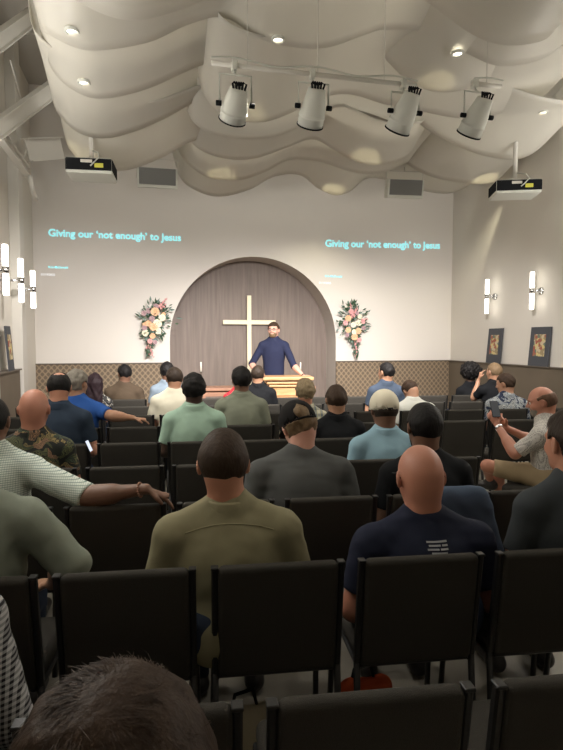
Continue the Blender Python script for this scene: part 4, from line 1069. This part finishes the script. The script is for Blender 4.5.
# recessed downlights set in the sails
for px, py, j, nm in ((278, 39, 2, 'middle'), (457.5, 53, 2, 'right-hand'), (72, 30.5, 2, 'upper left'), (84, 82, 4, 'lower left'), (543, 112, 8, 'far right')):
    Y = SHEET[j][0]; best = None
    for k in range(60):
        y = Y-.02-k*.018; p = P_Y(px, py, y); dz = abs(p.z-sail_z(j, p.x, y))
        if best is None or dz < best[0]: best = (dz, p)
    p = best[1]; o = empty('downlight', p-Vector((0, 0, .012))); tag(o, '%s small round recessed downlight in the ceiling sails' % nm, 'ceiling light', 'recessed downlights')
    bm = B(); lathe(bm, [(.045, .02), (.047, -.004), (.062, -.006), (.064, .02)], 24); build('trim_ring', bm, M['white'], o, True)
    bm = B(); lathe(bm, [(0, .004), (.045, .004), (.045, .02)], 24); build('lamp_face', bm, M['bulb'], o, True)

# ================================================================ pipe with theatre spots
def pipe(pa, pb, label):
    a, b = P_Y(*pa, PIPE_Y), P_Y(*pb, PIPE_Y); z = (a.z+b.z)/2; b.z = a.z = z if abs(a.z-b.z) < .2 else a.z
    o = empty('lighting_pipe', a); tag(o, label, 'pipe'); bm = B(); tube(bm, [(0, 0, 0), b-a], .021, 12); build('bar', bm, M['steel'], o, True)
    bm = B(); L = (b-a); pts = [Vector(L)*t+Vector((0, -.035, .03+.02*math.sin(t*17*min(1, L.x/2)))) for t in [k/24 for k in range(25)]]; tube(bm, pts, .008, 6); build('cable', bm, M['white'], o, True)
    n = 3 if L.x > 1 else 1
    for k in range(n):
        q = Vector(L)*((k+.5)/n); bm = B(); tube(bm, [q, q+Vector((0, 0, H-a.z-.01))], .004, 6); build('hanger', bm, M['steel'], o, True)
    return a, b
pa, pb = pipe((211, 66), (416, 83), 'long white pipe carrying three spotlights'); pc, pd = pipe((472, 84), (501, 86), 'short white pipe end at the right')
def par(px, y0, y1, tilt_x, tilt_y, nm, zp):
    """y0..y1 = body of the can in the photo"""
    a, b = P_Y(px[0], y0, PIPE_Y-.05), P_Y(px[1], y1, PIPE_Y-.05); c_ = (a+b)/2
    o = empty('theatre_spotlight', (c_.x, c_.y, c_.z)); tag(o, nm, 'spotlight', 'theatre spotlights on the pipe')
    ax = Vector((b.x-a.x, tilt_y, b.z-a.z)).normalized(); Ln = (a-b).length*.98
    T = ax.to_track_quat('Z', 'Y').to_matrix().to_4x4()
    bm = B(); h_ = Ln/2; pr = [(0, -h_), (.055, -h_), (.075, -h_+.012), (.088, -h_*.5), (.104, -h_*.1), (.112, h_*.3), (.112, h_*.42), (.118, h_*.44), (.118, h_*.5), (.112, h_*.52), (.116, h_), (.108, h_), (.104, h_-.03)]
    lathe(bm, pr, 28, T); can = build('can', bm, M['white'], o, True)
    bm = B(); lathe(bm, [(0, h_-.06), (.06, h_-.045), (.106, h_-.03)], 24, T); build('lens', bm, M['lens'], can, True)
    bm = B(); lathe(bm, [(.1185, h_*.93), (.121, h_*.95), (.121, h_*1.01), (.117, h_*1.02)], 28, T); build('rim', bm, M['black'], can, True)
    bm = B()
    for q in range(8):
        an = 2*PI*q/8; bx = box(bm, (0, 0, 0), (.006, .004, .05), 0)
        bmesh.ops.transform(bm, matrix=T @ Matrix.Rotation(an, 4, 'Z') @ Matrix.Translation((0, .088, -h_*.25)) @ Matrix.Rotation(-.32, 4, 'X'), verts=bx)
    build('vent_slots', bm, M['black'], can)
    bm = B(); st = T @ Vector((0, 0, -h_))
    for q in range(5):
        dx = (q-2)*.022; tube(bm, [st+Vector((dx, -.01, -.03)), st+Vector((dx*1.3, -.03, .02)), st+Vector((dx*.9, 0, .045)), st+Vector((dx*.3, .02, .03))], .009, 6)
    build('cable', bm, M['black'], o, True)
    bm = B(); zz = .0; yw = .135; zt_ = zp-c_.z-.10
    tube(bm, [(-yw, 0, zz), (-yw, 0, zt_), (yw, 0, zt_), (yw, 0, zz)], .010, 6); tube(bm, [(0, 0, zt_), (0, .03, zt_+.03), (0, .05, zp-c_.z)], .012, 6)
    build('yoke', bm, M['white'], o, True)
    for q in (-1, 1):
        bm = B(); tube(bm, [(q*(yw-.015), 0, zz), (q*(yw+.03), 0, zz)], .022, 10); build('knob', bm, M['black'], o, True)
    bm = B(); box(bm, (0, .05, zp-c_.z), (.05, .075, .08), .01, 2); build('clamp', bm, M['white'], o)
par((238, 233), 88, 121, 0, .28, 'first spotlight from the left on the pipe', pa.z)
par((314, 313), 88, 126, 0, .28, 'second spotlight from the left on the pipe', pa.z)
par((409, 401), 93, 131, 0, .28, 'third spotlight from the left on the pipe', pa.z)
par((480, 474), 98, 135, 0, .28, 'rightmost spotlight, apart from the other three', pc.z)

# ================================================================ projectors and hanging speaker boxes
def projector(px, y0, y1, Y, rz, wd, label, pole_y):
    c_ = P_Y(px, (y0+y1)/2, Y); o = empty('projector', c_, math.radians(rz)); tag(o, label, 'projector', 'ceiling projectors')
    bm = B(); box(bm, (0, 0, .0), (wd, .42, .18), .01, 2); build('case', bm, M['white'], o)
    bm = B(); box(bm, (0, -.213, .012), (wd*.985, .012, .135), .003); build('rear_panel', bm, M['black'], o)
    bm = B(); box(bm, (wd*.5+.003, 0, .012), (.01, .40, .125), .002); box(bm, (-wd*.5-.003, 0, .012), (.01, .40, .125), .002); build('side_grille', bm, M['black'], o)
    bm = B(); box(bm, (wd*.22, -.222, .0), (.10, .004, .05), 0); build('warning_sticker', bm, M['yellow'], o)
    bm = B(); box(bm, (-wd*.05, -.222, .045), (.13, .004, .035), 0); build('connector_panel', bm, M['steel'], o)
    bm = B(); box(bm, (0, 0, .085), (.30, .26, .02), .004); tube(bm, [(0, 0, .08), (0, 0, .14)], .05, 12)
    for q in (-1, 1): tube(bm, [(q*.14, -.1, .09), (0, 0, .15)], .012, 6)
    build('mount_plate', bm, M['steel'], o)
    bm = B(); tube(bm, [(0, 0, .13), (0, 0, H-c_.z-.01)], .03, 12); build('pole', bm, M['steel'], o, True)
    bm = B(); tube(bm, [(.02, -.03, .22), (.10, -.15, .17), (.12, -.24, .09), (.06, -.25, .02), (.02, -.225, -.01)], .009, 6); build('cable', bm, M['white'], o, True)
    bm = B(); T = Matrix.Translation((wd*.18, .215, 0)) @ Matrix.Rotation(-PI/2, 4, 'X'); lathe(bm, [(0, .03), (.05, .03), (.055, 0), (.055, -.01)], 20, T); build('projection_lens', bm, M['lens'], o, True)
M['yellow'] = mat('yellow_label', (.62, .60, .08), .5)
projector(92, 157, 184, 7.25, -4, .52, 'black and white projector hanging at the upper left', 0)
projector(514.5, 178, 202, 6.9, -38+18, .58, 'black and white projector hanging at the upper right', 0)
def hang_panel(px, py, Y, wd, ht, rz, tl, label):
    c_ = P_Y(px, py, Y); o = empty('hanging_speaker', c_, math.radians(rz)); tag(o, label, 'speaker', 'hanging speaker boxes')
    R = Matrix.Rotation(math.radians(tl), 3, 'X')
    bm = B(); box(bm, (0, .10, 0), (wd, .20, ht), .008, 2, R); build('cabinet', bm, M['white'], o)
    bm = B(); box(bm, R @ Vector((0, -.004, 0)), (wd*.91, .012, ht*.82), .003, 1, R); build('grille', bm, M['grey_mesh'], o)
    bm = B()
    for q in (-1, 1): tube(bm, [(q*(wd/2+.012), .08, -.02), (q*(wd/2+.012), .08, ht/2+.14)], .008, 6)
    tube(bm, [(-wd/2-.012, .08, ht/2+.14), (wd/2+.012, .08, ht/2+.14)], .008, 6); tube(bm, [(0, .08, ht/2+.14), (0, .08, H-c_.z-.01)], .01, 8); build('bracket', bm, M['steel'], o)
hang_panel(157.5, 176.5, 8.9, .60, .29, 0, 12, 'grey-faced speaker box hanging left of the ceiling lobes'); hang_panel(406, 187.5, 8.9, .62, .30, -6, 12, 'grey-faced speaker box hanging right of the ceiling lobes')

# ================================================================ white roof steel at the upper left
def steel(name, label, segs, cat='beam', group='white roof steel at the upper left'):
    a = Vector(segs[0][0]); o = empty(name, a); tag(o, label, cat, group); bm = B(); bmf = B()
    for p, q, wd, ht in segs:
        p, q = Vector(p)-a, Vector(q)-a; R = (q-p).to_track_quat('Y', 'Z').to_matrix(); L = (q-p).length; m = (p+q)/2
        box(bm, m, (.014, L, ht), 0, 1, R)
        for s in (-1, 1): box(bmf, m+R @ Vector((0, 0, s*ht/2)), (wd, L, .014), 0, 1, R)
    build('web', bm, M['steel'], o); build('flanges', bmf, M['steel'], o)
X_ = XL+.29
steel('steel_beam', 'upper white diagonal steel beam at the top left', [(P_X(-30, 62, X_), P_d(45, 7, 7.5), .11, .15)])
steel('steel_beam', 'lower white diagonal steel beam at the left', [(P_X(-6, 132, X_), P_d(62, 82, 7.9), .11, .17)])
steel('steel_brace', 'white slanting brace below the lower diagonal beam', [(P_X(-3, 130, X_), P_X(27, 172, X_), .09, .12)])
steel('steel_beam', 'short level white steel stub with bracket by the left column', [(P_X(27, 150, X_), P_d(62, 148, 8.9), .12, .30)])
steel('steel_beam', 'thin level white beam high behind the diagonal', [(P_X(20, 29, X_), P_d(60, 31, 8.6), .10, .10)])
bm = B(); tube(bm, [P_X(10, 60, X_), P_X(21, 98, X_)], .010, 6); tube(bm, [P_X(21, 98, X_), P_X(27, 118, X_)], .010, 6); tag(build('tie_rod', bm, M['steel'], None, True), 'thin steel tie rod crossing the upper left wall', 'rod')
bm = B(); tube(bm, [P_X(23, 160, X_), P_X(30, 140, X_)], .010, 6); tag(build('tie_rod', bm, M['steel'], None, True), 'short thin steel rod by the column bracket', 'rod')
bm = B(); tube(bm, [P_X(30, 176, X_+.05), P_X(31, 184, X_+.06), P_X(33, 192, X_+.08), P_X(36, 199, X_+.06)], .035, 10); tag(build('duct_elbow', bm, M['steel'], None, True), 'curved white conduit under the column bracket', 'pipe')

# denim jacket hung over an empty chair back
jx = .93; o = empty('denim_jacket', c2w(jx, rowd(2, jx)-.02, 0), math.radians(-5.4)); tag(o, 'blue denim jacket draped over a chair back right of the bald man in navy', 'jacket')
F = Field((-.26, -.12, .45), (.26, .16, .93), .009)
F.cone((-.10, -.01, .850), (.12, -.01, .850), .040, .040, .03); F.cone((-.07, -.045, .80), (-.02, -.055, .60), .06, .07, .06, ((0, 1, 0), .45)); F.cone((.08, -.045, .80), (.12, -.055, .62), .08, .07, .06, ((0, 1, 0), .45)); F.cone((.14, -.05, .78), (.21, -.06, .55), .035, .03, .03)
F.noise(.003, 38, 12); P, Q = F.mesh(); link('shell', nmesh('shell', P, Q), M['jean'], o)
# ================================================================ things on the floor between the chairs
def bag(px, py, z, size, m, label, rz=.3):
    p = P_Y(px, py, 1); u, f, up = cam_ray(px, py); t = (z-ZC)/up; q = c2w(u*t, f*t, 0)
    o = empty('tote_bag', q, rz); tag(o, label, 'bag'); sx, sy, sz = size
    F = Field((-sx, -sy, -.01), (sx, sy, sz*1.3), .012); F.cone((-sx*.3, 0, sz*.35), (sx*.3, 0, sz*.35), sz*.42, sz*.38, .03, ((0, 1, 0), .45)); F.noise(.008, 30, 3)
    F.intersect(lambda X, Y, Z: -Z+.002+0*X+0*Y); P, Q = F.mesh(); link('pouch', nmesh('pouch', P, Q), m, o)
    bm = B(); tube(bm, [(-sx*.3, 0, sz*.65), (-sx*.2, 0, sz*.95), (sx*.2, 0, sz*.95), (sx*.3, 0, sz*.65)], .008, 6); build('strap', bm, M['black'], o, True)
cloth('orange', (.55, .09, .03)); cloth('oat', (.42, .38, .28))
bag(362, 690, .12, (.22, .16, .24), M['orange'], 'orange bag on the floor beneath the second row')
bag(244, 722, .12, (.2, .15, .26), M['oat'], 'cream bag with dark strap on the floor between two chairs')
